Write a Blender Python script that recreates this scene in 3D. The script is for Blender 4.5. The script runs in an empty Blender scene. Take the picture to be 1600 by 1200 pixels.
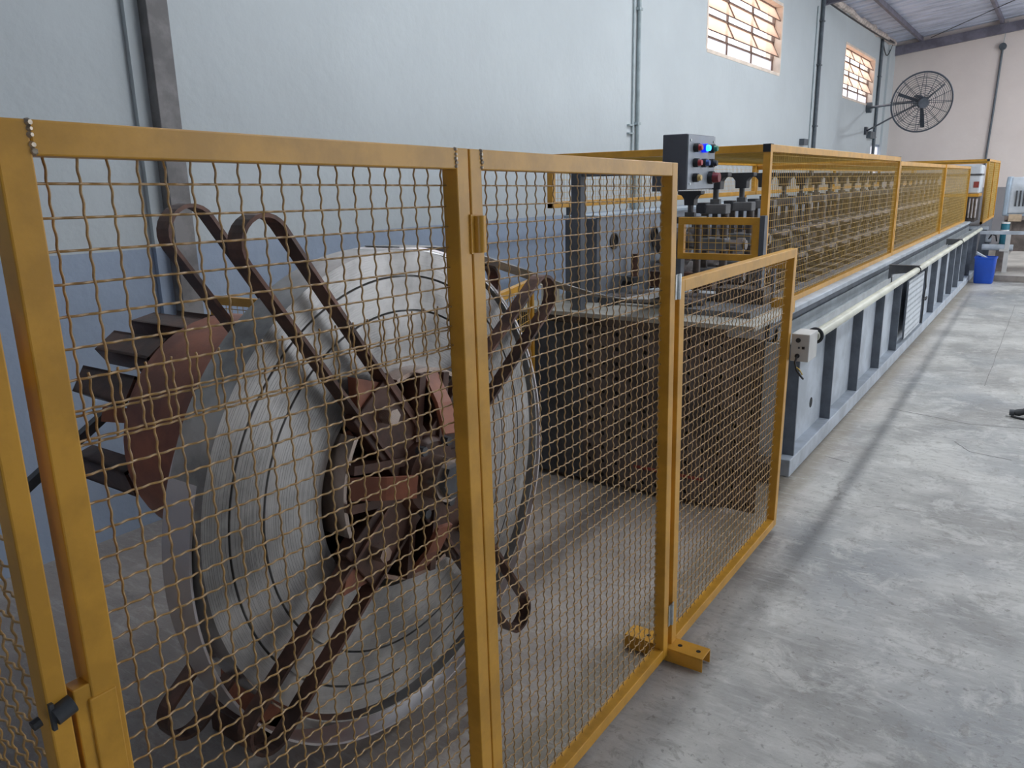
import bpy, math, random
from mathutils import Vector, Matrix
random.seed(7)
S = bpy.context.scene
C = S.collection
PI = math.pi

# ------------------------------------------------------------------ camera
F_PX, YAW, PITCH, ROLL, CAM_H = 1218.43, 0.608086, 0.249063, 0.0216475, 1.70
fw = Vector((-math.sin(YAW)*math.cos(PITCH), math.cos(YAW)*math.cos(PITCH), -math.sin(PITCH)))
r0 = fw.cross(Vector((0, 0, 1))).normalized(); d0 = fw.cross(r0)
rt = r0*math.cos(ROLL) + d0*math.sin(ROLL)
dn = d0*math.cos(ROLL) - r0*math.sin(ROLL)
cam = bpy.data.cameras.new('camera'); cam.sensor_width = 36; cam.lens = 36*F_PX/1600
cam.clip_start = 0.02; cam.clip_end = 200
cam_o = bpy.data.objects.new('camera', cam); C.objects.link(cam_o)
cam_o.matrix_world = Matrix(((rt.x, -dn.x, -fw.x, 0), (rt.y, -dn.y, -fw.y, 0), (rt.z, -dn.z, -fw.z, CAM_H), (0, 0, 0, 1)))
S.camera = cam_o

# ------------------------------------------------------------------ world, lights, exposure
w = bpy.data.worlds.new('overcast_sky'); S.world = w; w.use_nodes = True
bg = w.node_tree.nodes['Background']; bg.inputs[0].default_value = (0.90, 0.94, 1.0, 1); bg.inputs[1].default_value = 2.6
S.view_settings.view_transform = 'Standard'; S.view_settings.look = 'None'
S.view_settings.exposure = 0.13; S.view_settings.gamma = 1.0; S.view_settings.use_curve_mapping = False
LAMP_W = 64.0
LAMPS = [(-1.40, 4.2, 4.80, 1.0), (-1.40, 7.6, 4.80, 1.0), (-1.40, 11.0, 4.80, 1.0), (2.6, 5.0, 5.25, 1.6), (2.6, 11.5, 5.25, 2.0), (2.6, 18.0, 5.25, 6.0)]  # the aisle lamps are unseen fill, added to brighten far wall and fence

# ------------------------------------------------------------------ materials
MATS = {}
def mat(name, col, rough=0.5, metal=0.0, var=0.15, scale=6.0, bump=0.0, bscale=40.0, col2=None, stretch=None, emit=None, alpha=None, spec=0.5, lo=0.41, hi=0.59):
    m = bpy.data.materials.new(name); m.use_nodes = True
    nt = m.node_tree; N = nt.nodes; b = N['Principled BSDF']
    b.inputs['Roughness'].default_value = rough; b.inputs['Metallic'].default_value = metal
    b.inputs['Specular IOR Level'].default_value = spec
    tc = N.new('ShaderNodeTexCoord'); mp = N.new('ShaderNodeMapping')
    nt.links.new(tc.outputs['Object'], mp.inputs[0])
    if stretch: mp.inputs['Scale'].default_value = stretch
    nz = N.new('ShaderNodeTexNoise'); nz.inputs['Scale'].default_value = scale; nz.inputs['Detail'].default_value = 8; nz.inputs['Roughness'].default_value = 0.62
    nt.links.new(mp.outputs[0], nz.inputs['Vector'])
    cr = N.new('ShaderNodeValToRGB'); cr.color_ramp.elements[0].position = lo; cr.color_ramp.elements[1].position = hi
    c2 = col2 if col2 else tuple(c*(1-var) for c in col)
    c1 = col if col2 else tuple(min(1, c*(1+var*0.5)) for c in col)
    cr.color_ramp.elements[0].color = (*c2, 1); cr.color_ramp.elements[1].color = (*c1, 1)
    nt.links.new(nz.outputs['Fac'], cr.inputs[0]); nt.links.new(cr.outputs[0], b.inputs['Base Color'])
    if bump > 0:
        n2 = N.new('ShaderNodeTexNoise'); n2.inputs['Scale'].default_value = bscale; n2.inputs['Detail'].default_value = 6
        nt.links.new(mp.outputs[0], n2.inputs['Vector'])
        bp = N.new('ShaderNodeBump'); bp.inputs['Strength'].default_value = bump; bp.inputs['Distance'].default_value = 0.01
        nt.links.new(n2.outputs['Fac'], bp.inputs['Height']); nt.links.new(bp.outputs[0], b.inputs['Normal'])
    if emit:
        b.inputs['Emission Color'].default_value = (*emit[0], 1); b.inputs['Emission Strength'].default_value = emit[1]
    MATS[name] = m
    return m

mat('yellow_paint', (0.64, 0.325, 0.040), 0.32, 0, 0.14, 7, 0.03, 60, spec=0.45)
mat('wire_paint', (0.45, 0.26, 0.080), 0.30, 0, 0.25, 30, spec=0.9)
mat('cage_wire_paint', (0.58, 0.36, 0.07), 0.45, 0, 0.2, 20)
mat('weld', (0.50, 0.42, 0.33), 0.35, 0.6, 0.3, 60)
mat('zinc', (0.62, 0.66, 0.68), 0.32, 0.9, 0.2, 30)
mat('black_plastic', (0.018, 0.019, 0.022), 0.45, 0, 0.2)
mat('dark_steel', (0.085, 0.090, 0.10), 0.45, 0.3, 0.3, 8)
mat('column_steel', (0.20, 0.19, 0.19), 0.55, 0.0, 0.3, 5)
mat('rust_paint', (0.36, 0.125, 0.068), 0.45, 0.0, 0.35, 5, 0.08, 30, col2=(0.20, 0.07, 0.042))
mat('rust_dark', (0.115, 0.052, 0.035), 0.42, 0.15, 0.4, 7, 0.1, 40, col2=(0.055, 0.028, 0.022))
mat('arm_steel', (0.17, 0.085, 0.062), 0.38, 0.35, 0.35, 9, 0.05, 30, col2=(0.07, 0.042, 0.035))
mat('pad_steel', (0.52, 0.43, 0.38), 0.25, 0.75, 0.3, 6, col2=(0.36, 0.24, 0.19))
mat('coil_side', (0.58, 0.57, 0.56), 0.40, 0.6, 0.2, 3, 0.02, 8, col2=(0.28, 0.275, 0.27))
mat('coil_outer', (0.80, 0.76, 0.77), 0.33, 0.8, 0.08, 2)
mat('coil_inner', (0.72, 0.73, 0.74), 0.22, 0.95, 0.08, 2)
mat('coil_gap', (0.02, 0.02, 0.022), 0.7, 0, 0.2)
mat('machine_grey', (0.43, 0.47, 0.52), 0.5, 0.0, 0.18, 4, 0.03, 50)
mat('machine_dark', (0.115, 0.130, 0.155), 0.5, 0.0, 0.25, 5)
mat('tray_grey', (0.42, 0.45, 0.47), 0.38, 0.4, 0.15, 6)
mat('base_brown', (0.135, 0.110, 0.100), 0.65, 0.1, 0.4, 6, 0.15, 30)
mat('hole_black', (0.008, 0.008, 0.009), 0.8, 0, 0.1)
mat('table_top', (0.42, 0.41, 0.37), 0.45, 0.2, 0.25, 5)
mat('plate_blue', (0.30, 0.33, 0.38), 0.5, 0.1, 0.15, 5)
mat('roll_steel', (0.27, 0.25, 0.245), 0.32, 0.9, 0.25, 12)
mat('stand_steel', (0.095, 0.08, 0.073), 0.5, 0.3, 0.35, 8)
mat('block_steel', (0.15, 0.155, 0.165), 0.5, 0.2, 0.2, 8)
mat('handle_black', (0.030, 0.034, 0.042), 0.42, 0.1, 0.2)
mat('pvc', (0.62, 0.62, 0.52), 0.35, 0, 0.18, 3)
mat('white_box', (0.55, 0.54, 0.52), 0.5, 0, 0.1, 4)
mat('box_side', (0.105, 0.115, 0.14), 0.5, 0.0, 0.1, 4)
mat('box_front', (0.30, 0.33, 0.37), 0.42, 0.3, 0.1, 4)
mat('button_red', (0.45, 0.045, 0.05), 0.35, 0, 0.1)
mat('button_stop', (0.22, 0.03, 0.04), 0.4, 0, 0.1)
mat('button_green', (0.03, 0.22, 0.13), 0.35, 0, 0.1)
mat('button_blue', (0.03, 0.09, 0.30), 0.35, 0, 0.1)
mat('button_yellow', (0.72, 0.52, 0.20), 0.35, 0, 0.1)
mat('lamp_blue', (0.02, 0.25, 0.9), 0.3, 0, 0.05, emit=((0.02, 0.42, 1.0), 3.2))
mat('lamp_rim_blue', (0.01, 0.03, 0.5), 0.3, 0, 0.05, emit=((0.0, 0.02, 1.0), 0.8))
mat('blue_plastic', (0.010, 0.075, 0.46), 0.4, 0, 0.12, 3)
mat('teal', (0.02, 0.16, 0.22), 0.4, 0, 0.1)
mat('hood_white', (0.58, 0.62, 0.66), 0.4, 0, 0.1, 4)
mat('hood_blue', (0.36, 0.44, 0.52), 0.4, 0, 0.1, 4)
mat('bench_wood', (0.22, 0.18, 0.16), 0.6, 0, 0.3, 6)
mat('pale_wood', (0.62, 0.47, 0.32), 0.6, 0, 0.2, 8)
mat('plat_concrete', (0.50, 0.47, 0.43), 0.75, 0, 0.2, 3)
mat('kerb_concrete', (0.26, 0.23, 0.20), 0.8, 0, 0.2, 5)
mat('conduit', (0.10, 0.12, 0.14), 0.5, 0.2, 0.2, 8)
mat('conduit_light', (0.34, 0.40, 0.42), 0.5, 0.2, 0.15, 8)
mat('fan_metal', (0.075, 0.085, 0.105), 0.4, 0.4, 0.2, 8)
mat('roof_sheet', (0.60, 0.65, 0.78), 0.45, 0.25, 0.22, 1.2, stretch=(1, 4, 1))
mat('roof_beam', (0.17, 0.16, 0.20), 0.55, 0.2, 0.25, 4)
mat('foam', (0.60, 0.52, 0.47), 0.8, 0, 0.35, 9)
mat('window_steel', (0.20, 0.13, 0.10), 0.5, 0.2, 0.25, 10)
mat('reveal', (0.78, 0.66, 0.56), 0.7, 0, 0.1, 5)
mat('cream_plastic', (0.72, 0.62, 0.46), 0.5, 0, 0.08, 5)
mat('rubber', (0.03, 0.032, 0.035), 0.6, 0, 0.3, 10)
mat('joint', (0.22, 0.21, 0.20), 0.8, 0, 0.3, 10)
mat('stain', (0.10, 0.075, 0.055), 0.5, 0, 0.3, 10)
mat('cable_black', (0.02, 0.02, 0.022), 0.55, 0, 0.1)
mat('cable_yellow', (0.55, 0.40, 0.10), 0.5, 0, 0.1)
mat('red_paint', (0.30, 0.05, 0.04), 0.5, 0, 0.2, 8)
mat('lamp_tube', (0.9, 0.9, 0.9), 0.4, 0, 0.02, emit=((0.92, 0.97, 1.0), 30.0))
mat('lamp_body', (0.7, 0.7, 0.7), 0.5, 0, 0.05)
mat('sticker_white', (0.75, 0.75, 0.73), 0.5, 0, 0.05)

def wall_material():
    m = bpy.data.materials.new('painted_plaster'); m.use_nodes = True; nt = m.node_tree; N = nt.nodes; L = nt.links
    b = N['Principled BSDF']; b.inputs['Roughness'].default_value = 0.6
    g = N.new('ShaderNodeNewGeometry'); sx = N.new('ShaderNodeSeparateXYZ'); L.new(g.outputs['Position'], sx.inputs[0])
    nw = N.new('ShaderNodeTexNoise'); nw.inputs['Scale'].default_value = 3.0; nw.inputs['Detail'].default_value = 4; L.new(g.outputs['Position'], nw.inputs['Vector'])
    ad = N.new('ShaderNodeMath'); ad.operation = 'MULTIPLY_ADD'; ad.inputs[1].default_value = 0.012; L.new(nw.outputs['Fac'], ad.inputs[0]); L.new(sx.outputs['Z'], ad.inputs[2])
    gt = N.new('ShaderNodeMath'); gt.operation = 'GREATER_THAN'; gt.inputs[1].default_value = 1.436; L.new(ad.outputs[0], gt.inputs[0])
    n1 = N.new('ShaderNodeTexNoise'); n1.inputs['Scale'].default_value = 0.9; n1.inputs['Detail'].default_value = 10; n1.inputs['Roughness'].default_value = 0.65; L.new(g.outputs['Position'], n1.inputs['Vector'])
    def ramp(a, c, p0=0.3, p1=0.7):
        r = N.new('ShaderNodeValToRGB'); r.color_ramp.elements[0].position = p0; r.color_ramp.elements[1].position = p1
        r.color_ramp.elements[0].color = (*a, 1); r.color_ramp.elements[1].color = (*c, 1); L.new(n1.outputs['Fac'], r.inputs[0]); return r
    up = ramp((0.465, 0.505, 0.525), (0.52, 0.565, 0.585)); low = ramp((0.275, 0.335, 0.435), (0.34, 0.41, 0.525))
    mx = N.new('ShaderNodeMix'); mx.data_type = 'RGBA'; L.new(gt.outputs[0], mx.inputs[0]); L.new(low.outputs[0], mx.inputs[6]); L.new(up.outputs[0], mx.inputs[7])
    # scuffs
    n3 = N.new('ShaderNodeTexNoise'); n3.inputs['Scale'].default_value = 5.0; n3.inputs['Detail'].default_value = 12; n3.inputs['Roughness'].default_value = 0.75; L.new(g.outputs['Position'], n3.inputs['Vector'])
    sc = N.new('ShaderNodeValToRGB'); sc.color_ramp.elements[0].position = 0.66; sc.color_ramp.elements[1].position = 0.74; L.new(n3.outputs['Fac'], sc.inputs[0])
    sm = N.new('ShaderNodeMath'); sm.operation = 'MULTIPLY'; sm.inputs[1].default_value = 0.35; L.new(sc.outputs[0], sm.inputs[0])
    m2 = N.new('ShaderNodeMix'); m2.data_type = 'RGBA'; m2.inputs[7].default_value = (0.34, 0.35, 0.36, 1); L.new(sm.outputs[0], m2.inputs[0]); L.new(mx.outputs[2], m2.inputs[6])
    L.new(m2.outputs[2], b.inputs['Base Color'])
    n4 = N.new('ShaderNodeTexNoise'); n4.inputs['Scale'].default_value = 14; n4.inputs['Detail'].default_value = 8; L.new(g.outputs['Position'], n4.inputs['Vector'])
    bp = N.new('ShaderNodeBump'); bp.inputs['Strength'].default_value = 0.18; bp.inputs['Distance'].default_value = 0.02; L.new(n4.outputs['Fac'], bp.inputs['Height']); L.new(bp.outputs[0], b.inputs['Normal'])
    MATS['wall'] = m
    m = m.copy(); m.name = 'painted_plaster_warm'; MATS['wall_warm'] = m
    r = [n for n in m.node_tree.nodes if n.type == 'VALTORGB']
    r[0].color_ramp.elements[0].color = (0.68, 0.60, 0.56, 1); r[0].color_ramp.elements[1].color = (0.76, 0.68, 0.635, 1)
    r[1].color_ramp.elements[0].color = (0.24, 0.23, 0.24, 1); r[1].color_ramp.elements[1].color = (0.30, 0.29, 0.30, 1)
wall_material()

def floor_material():
    m = bpy.data.materials.new('worn_concrete'); m.use_nodes = True; nt = m.node_tree; N = nt.nodes; L = nt.links
    b = N['Principled BSDF']; b.inputs['Roughness'].default_value = 0.5; b.inputs['Specular IOR Level'].default_value = 0.4
    g = N.new('ShaderNodeNewGeometry')
    def noise(s, d=10, r=0.65, dist=0.0):
        n = N.new('ShaderNodeTexNoise'); n.inputs['Scale'].default_value = s; n.inputs['Detail'].default_value = d; n.inputs['Roughness'].default_value = r; n.inputs['Distortion'].default_value = dist
        L.new(g.outputs['Position'], n.inputs['Vector']); return n
    def ramp(n, p0, p1, a=(0, 0, 0), c=(1, 1, 1)):
        r = N.new('ShaderNodeValToRGB')
        if p0 > p1: p0, p1, a, c = p1, p0, c, a
        r.color_ramp.elements[0].position = p0; r.color_ramp.elements[1].position = p1
        r.color_ramp.elements[0].color = (*a, 1); r.color_ramp.elements[1].color = (*c, 1); L.new(n.outputs[0], r.inputs[0]); return r
    def mix(f, a, bcol, k=1.0):
        mm = N.new('ShaderNodeMath'); mm.operation = 'MULTIPLY'; mm.inputs[1].default_value = k; L.new(f, mm.inputs[0])
        x = N.new('ShaderNodeMix'); x.data_type = 'RGBA'; L.new(mm.outputs[0], x.inputs[0]); L.new(a, x.inputs[6]); x.inputs[7].default_value = (*bcol, 1); return x.outputs[2]
    base = ramp(noise(1.3), 0.41, 0.59, (0.285, 0.28, 0.265), (0.50, 0.49, 0.46)).outputs[0]
    c = mix(ramp(noise(0.55, 6, 0.5, 0.4), 0.49, 0.60).outputs[0], base, (0.26, 0.275, 0.285), 0.7)
    c = mix(ramp(noise(4.5, 12, 0.72, 0.6), 0.52, 0.60).outputs[0], c, (0.60, 0.59, 0.56), 0.5)
    c = mix(ramp(noise(9.0, 12, 0.75, 1.2), 0.555, 0.60).outputs[0], c, (0.21, 0.195, 0.17), 0.42)
    c = mix(ramp(noise(38.0, 6, 0.6), 0.60, 0.66).outputs[0], c, (0.12, 0.11, 0.10), 0.5)
    # dusty brown ground inside the fence
    sp = N.new('ShaderNodeSeparateXYZ'); L.new(g.outputs['Position'], sp.inputs[0])
    nb = noise(1.6, 6, 0.6)
    aa = N.new('ShaderNodeMath'); aa.operation = 'MULTIPLY_ADD'; aa.inputs[1].default_value = -0.35; L.new(nb.outputs[0], aa.inputs[0]); L.new(sp.outputs['X'], aa.inputs[2])
    mr = N.new('ShaderNodeMapRange'); mr.inputs[1].default_value = -1.05; mr.inputs[2].default_value = -1.35; L.new(aa.outputs[0], mr.inputs[0])
    c = mix(mr.outputs[0], c, (0.33, 0.265, 0.225), 0.62)
    ax = N.new('ShaderNodeMath'); ax.operation = 'ADD'; ax.inputs[1].default_value = 1.13; L.new(sp.outputs['X'], ax.inputs[0])  # brown strip along girder base: real dirt plus the girder's shade painted in
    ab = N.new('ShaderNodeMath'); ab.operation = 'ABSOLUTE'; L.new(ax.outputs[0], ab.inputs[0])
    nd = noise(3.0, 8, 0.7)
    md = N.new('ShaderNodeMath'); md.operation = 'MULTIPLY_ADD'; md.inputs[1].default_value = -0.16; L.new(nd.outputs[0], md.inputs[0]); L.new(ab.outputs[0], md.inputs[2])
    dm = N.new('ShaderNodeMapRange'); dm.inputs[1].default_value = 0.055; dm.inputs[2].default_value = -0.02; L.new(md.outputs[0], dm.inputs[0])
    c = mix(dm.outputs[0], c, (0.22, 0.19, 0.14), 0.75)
    nw = noise(2.5, 6, 0.6)
    vm = N.new('ShaderNodeMix'); vm.data_type = 'RGBA'; vm.inputs[0].default_value = 0.22; L.new(g.outputs['Position'], vm.inputs[6]); L.new(nw.outputs['Color'], vm.inputs[7])
    vo = N.new('ShaderNodeTexVoronoi'); vo.feature = 'DISTANCE_TO_EDGE'; vo.inputs['Scale'].default_value = 1.7; L.new(vm.outputs[2], vo.inputs['Vector'])
    cm = ramp(vo, 0.0, 0.010, (1, 1, 1), (0, 0, 0)); pk = ramp(noise(0.9, 3, 0.5), 0.50, 0.60)
    cc = N.new('ShaderNodeMath'); cc.operation = 'MULTIPLY'; L.new(cm.outputs[0], cc.inputs[0]); L.new(pk.outputs[0], cc.inputs[1])
    c = mix(cc.outputs[0], c, (0.19, 0.175, 0.155), 0.65)
    st = N.new('ShaderNodeMapping'); st.inputs['Rotation'].default_value = (0, 0, 0.5); st.inputs['Scale'].default_value = (3, 14, 1); L.new(g.outputs['Position'], st.inputs[0])
    ns = N.new('ShaderNodeTexNoise'); ns.inputs['Scale'].default_value = 2.2; ns.inputs['Detail'].default_value = 12; ns.inputs['Roughness'].default_value = 0.75; L.new(st.outputs[0], ns.inputs['Vector'])
    c = mix(ramp(ns, 0.53, 0.60).outputs[0], c, (0.28, 0.27, 0.25), 0.38)
    c = mix(ramp(ns, 0.47, 0.40).outputs[0], c, (0.56, 0.55, 0.53), 0.32)
    L.new(c, b.inputs['Base Color'])
    rr = ramp(noise(2.2), 0.3, 0.7, (0.34, 0.34, 0.34), (0.6, 0.6, 0.6)); L.new(rr.outputs[0], b.inputs['Roughness'])
    bp = N.new('ShaderNodeBump'); bp.inputs['Strength'].default_value = 0.28; bp.inputs['Distance'].default_value = 0.015
    L.new(noise(22, 10, 0.7).outputs[0], bp.inputs['Height']); L.new(bp.outputs[0], b.inputs['Normal'])
    MATS['floor'] = m
floor_material()

def glass_material(name, tint, mixf):
    m = bpy.data.materials.new(name); m.use_nodes = True; nt = m.node_tree; N = nt.nodes; L = nt.links
    out = N['Material Output']; N.remove(N['Principled BSDF'])
    nz = N.new('ShaderNodeTexNoise'); nz.inputs['Scale'].default_value = 2.5; tc = N.new('ShaderNodeTexCoord'); L.new(tc.outputs['Object'], nz.inputs['Vector'])
    cr = N.new('ShaderNodeValToRGB'); cr.color_ramp.elements[0].color = (*[t*0.86 for t in tint], 1); cr.color_ramp.elements[1].color = (*tint, 1); L.new(nz.outputs[0], cr.inputs[0])
    t = N.new('ShaderNodeBsdfTransparent'); L.new(cr.outputs[0], t.inputs[0])
    d = N.new('ShaderNodeBsdfTranslucent'); L.new(cr.outputs[0], d.inputs[0])
    x = N.new('ShaderNodeMixShader'); x.inputs[0].default_value = mixf; L.new(t.outputs[0], x.inputs[1]); L.new(d.outputs[0], x.inputs[2]); L.new(x.outputs[0], out.inputs[0])
    MATS[name] = m
glass_material('glass_peach', (0.98, 0.80, 0.69), 0.5)
glass_material('glass_white', (0.85, 0.83, 0.85), 0.55)

# ------------------------------------------------------------------ mesh helpers
class MB:
    def __init__(s): s.v = []; s.f = []
    def add(s, vs, fs):
        o = len(s.v); s.v += [tuple(v) for v in vs]; s.f += [tuple(i+o for i in f) for f in fs]
    def box(s, x0, x1, y0, y1, z0, z1):
        s.add([(x0,y0,z0),(x1,y0,z0),(x1,y1,z0),(x0,y1,z0),(x0,y0,z1),(x1,y0,z1),(x1,y1,z1),(x0,y1,z1)],
              [(0,3,2,1),(4,5,6,7),(0,1,5,4),(1,2,6,5),(2,3,7,6),(3,0,4,7)]); return s
    def hexa(s, p):  # 8 points: bottom 4, top 4
        s.add(p, [(0,3,2,1),(4,5,6,7),(0,1,5,4),(1,2,6,5),(2,3,7,6),(3,0,4,7)]); return s
    def tube(s, pts, r, n=8, caps=True, closed=False):
        pts = [Vector(p) for p in pts]; m = len(pts); rr = r if isinstance(r, (list, tuple)) else [r]*m
        up = Vector((0,0,1)); vs = []; prev = None
        for i, p in enumerate(pts):
            a = pts[i-1] if (i > 0 or closed) else p
            b = pts[(i+1) % m] if (i < m-1 or closed) else p
            d = (b-a).normalized()
            if prev is None:
                u = d.cross(up)
                if u.length < 1e-3: u = d.cross(Vector((1,0,0)))
                u.normalize()
            else:
                u = prev - d*prev.dot(d); u.normalize()
            prev = u; q = d.cross(u)
            for k in range(n):
                t = 2*PI*k/n; vs.append(p + (u*math.cos(t)+q*math.sin(t))*rr[i])
        fs = []
        for i in range(m if closed else m-1):
            j = (i+1) % m
            for k in range(n):
                l = (k+1) % n; fs.append((i*n+k, i*n+l, j*n+l, j*n+k))
        if caps and not closed: fs += [tuple(range(n))[::-1], tuple(range((m-1)*n, m*n))]
        s.add(vs, fs); return s
    def cyl(s, a, b, r, n=16, r2=None):
        return s.tube([a, b], [r, r if r2 is None else r2], n)
    def bar(s, pts, wdir, w, t, closed=False):
        """flat bar swept along pts: width w along wdir, thickness t across"""
        pts = [Vector(p) for p in pts]; wd = Vector(wdir).normalized(); m = len(pts); vs = []
        for i, p in enumerate(pts):
            a = pts[i-1] if (i > 0 or closed) else p; b = pts[(i+1) % m] if (i < m-1 or closed) else p
            d = (b-a).normalized(); u = wd.cross(d).normalized()
            vs += [p+wd*w/2+u*t/2, p-wd*w/2+u*t/2, p-wd*w/2-u*t/2, p+wd*w/2-u*t/2]
        fs = []
        for i in range(m if closed else m-1):
            j = (i+1) % m
            for k in range(4):
                l = (k+1) % 4; fs.append((i*4+k, i*4+l, j*4+l, j*4+k))
        if not closed: fs += [(3,2,1,0), (m*4-4, m*4-3, m*4-2, m*4-1)]
        s.add(vs, fs); return s
    def prism(s, poly, axis, a, b):
        """polygon in the plane perpendicular to axis ('x': (y,z), 'y': (x,z), 'z': (x,y))"""
        n = len(poly)
        def P(q, h): return {'x': (h, q[0], q[1]), 'y': (q[0], h, q[1]), 'z': (q[0], q[1], h)}[axis]
        s.add([P(q, a) for q in poly]+[P(q, b) for q in poly],
              [tuple(range(n))[::-1], tuple(range(n, 2*n))]+[(i, (i+1) % n, n+(i+1) % n, n+i) for i in range(n)]); return s
    def lathe_x(s, prof, cy, cz, n=96, close=True):
        """profile of (x, r) turned about an axis parallel to X"""
        m = len(prof); vs = []
        for k in range(n):
            t = 2*PI*k/n
            for x, r in prof: vs.append((x, cy+r*math.cos(t), cz+r*math.sin(t)))
        fs = []
        for k in range(n):
            l = (k+1) % n
            for i in range(m if close else m-1):
                j = (i+1) % m; fs.append((k*m+i, k*m+j, l*m+j, l*m+i))
        s.add(vs, fs); return s
    def holes_x(s, x, depth, y0, y1, z0, z1, ny, nz_, r, axis='x'):
        """perforated plate: grid of cells with octagonal holes, walls going 'depth' in"""
        dy = (y1-y0)/ny; dz = (z1-z0)/nz_
        for i in range(ny):
            for j in range(nz_):
                cy = y0+(i+.5)*dy; cz = z0+(j+.5)*dz
                o8 = [(cy+dy/2*a, cz+dz/2*b) for a, b in ((1,0),(1,1),(0,1),(-1,1),(-1,0),(-1,-1),(0,-1),(1,-1))]
                i8 = [(cy+r*math.cos(k*PI/4), cz+r*math.sin(k*PI/4)) for k in range(8)]
                def P(q, d):
                    return (x-d, q[0], q[1]) if axis == 'x' else (q[0], x+d, q[1])
                vs = [P(q, 0) for q in o8]+[P(q, 0) for q in i8]+[P(q, depth) for q in i8]
                fs = [(k, (k+1) % 8, 8+(k+1) % 8, 8+k) for k in range(8)]+[(8+k, 8+(k+1) % 8, 16+(k+1) % 8, 16+k) for k in range(8)]
                s.add(vs, fs)
        return s
    def mesh(s, name, m, smooth=False):
        me = bpy.data.meshes.new(name); me.from_pydata(s.v, [], s.f); me.update()
        if m: me.materials.append(MATS[m])
        if smooth:
            for p in me.polygons: p.use_smooth = True
        return me
    def obj(s, name, m, parent=None, smooth=False, bevel=0.0, kind=None, label=None, fix=True):
        me = s.mesh(name, m, smooth)
        if fix:
            import bmesh
            b = bmesh.new(); b.from_mesh(me); bmesh.ops.recalc_face_normals(b, faces=b.faces); b.to_mesh(me); b.free()
        o = bpy.data.objects.new(name, me); C.objects.link(o)
        if parent is not None: o.parent = parent; o.matrix_parent_inverse = Matrix.Translation(-parent.location) if parent.location.length else Matrix()
        if bevel:
            md = o.modifiers.new('bevel', 'BEVEL'); md.width = bevel; md.segments = 2; md.limit_method = 'ANGLE'
        if smooth and not bevel:
            try:
                me.set_sharp_from_angle(angle=math.radians(40))
            except Exception: pass
        if kind: o['kind'] = kind
        if label: o['label'] = label
        return o

def tag(o, label, cat, group=None, kind=None):
    o['label'] = label; o['category'] = cat
    if group: o['group'] = group
    if kind: o['kind'] = kind
    return o
def thing(name, label, cat, loc=(0,0,0), group=None):
    o = bpy.data.objects.new(name, None); C.objects.link(o); o.location = loc; o.empty_display_size = 0.05
    return tag(o, label, cat, group)
def struct(o, label=None):
    o['kind'] = 'structure'
    if label: o['label'] = label
    return o
def link_copy(src, parent, loc=None):
    c = src.copy(); C.objects.link(c); c.parent = parent
    return c
def wire_mesh(length, pitch, r, amp, phase, n=5, per=6):
    """crimped wire along +Z local, crimp in X"""
    k = int(length/pitch*1.5*per)+1
    pts = [(amp*math.cos(3*PI*(i/k*length)/pitch+phase*PI), 0, i/k*length) for i in range(k+1)]
    return MB().tube(pts, r, n).mesh('crimped_wire', 'wire_paint', True)

# ================================================================== THE SETTING
WX, BY = -3.785, 21.73
X_R, Y_R = 6.5, -7.0
def roof_z(x): return 4.80 + 0.112*(x-WX)
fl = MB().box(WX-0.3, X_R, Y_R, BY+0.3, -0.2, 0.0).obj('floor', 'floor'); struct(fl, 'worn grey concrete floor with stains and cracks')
# slab joints
for pts in ([(-0.35, 7.4), (-0.36, 12.9)], [(-0.9, 6.3), (-0.35, 6.15), (1.2, 6.5)], [(-0.40, 5.68), (-0.30, 5.5), (-.05, 5.45)], [(-1.05, 4.95), (-0.88, 4.9)]):
    mb = MB()
    pp = []
    for (a, b) in zip(pts[:-1], pts[1:]):
        for i in range(12):
            t = i/12; pp.append((a[0]+(b[0]-a[0])*t+random.uniform(-.006, .006), a[1]+(b[1]-a[1])*t, 0.0006))
    mb.bar(pp, (0, 0, 1), 0.0012, 0.004); mb.obj('floor_joint', 'joint', fl)
# left wall with openings
WIN = [(9.72, 12.70, 3.25, 4.20), (16.85, 19.68, 3.25, 4.20), (20.0, 21.5, 1.55, 2.47), (2.4, 5.4, 3.25, 4.20)]
mb = MB(); TH = 0.22
edges = sorted(set([Y_R, BY+0.3]+[e for wn in WIN for e in wn[:2]]))
for a, b in zip(edges[:-1], edges[1:]):
    hs = [wn for wn in WIN if wn[0] <= a and wn[1] >= b]
    if hs:
        h = hs[0]; mb.box(WX-TH, WX, a, b, -0.2, h[2]); mb.box(WX-TH, WX, a, b, h[3], 4.95)
    else: mb.box(WX-TH, WX, a, b, -0.2, 4.95)
struct(mb.obj('wall_left', 'wall'), 'long white plaster wall with a blue-grey painted lower band')
struct(MB().box(WX-TH, X_R, BY, BY+TH, -0.2, 6.2).obj('wall_back', 'wall_warm'), 'warm beige end wall behind the fan')
# pilaster in the far corner
struct(MB().box(WX, WX+0.05, 21.0, BY, -0.0, 4.8).obj('trim_1', 'wall'), 'shallow pilaster in the far corner')

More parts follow.
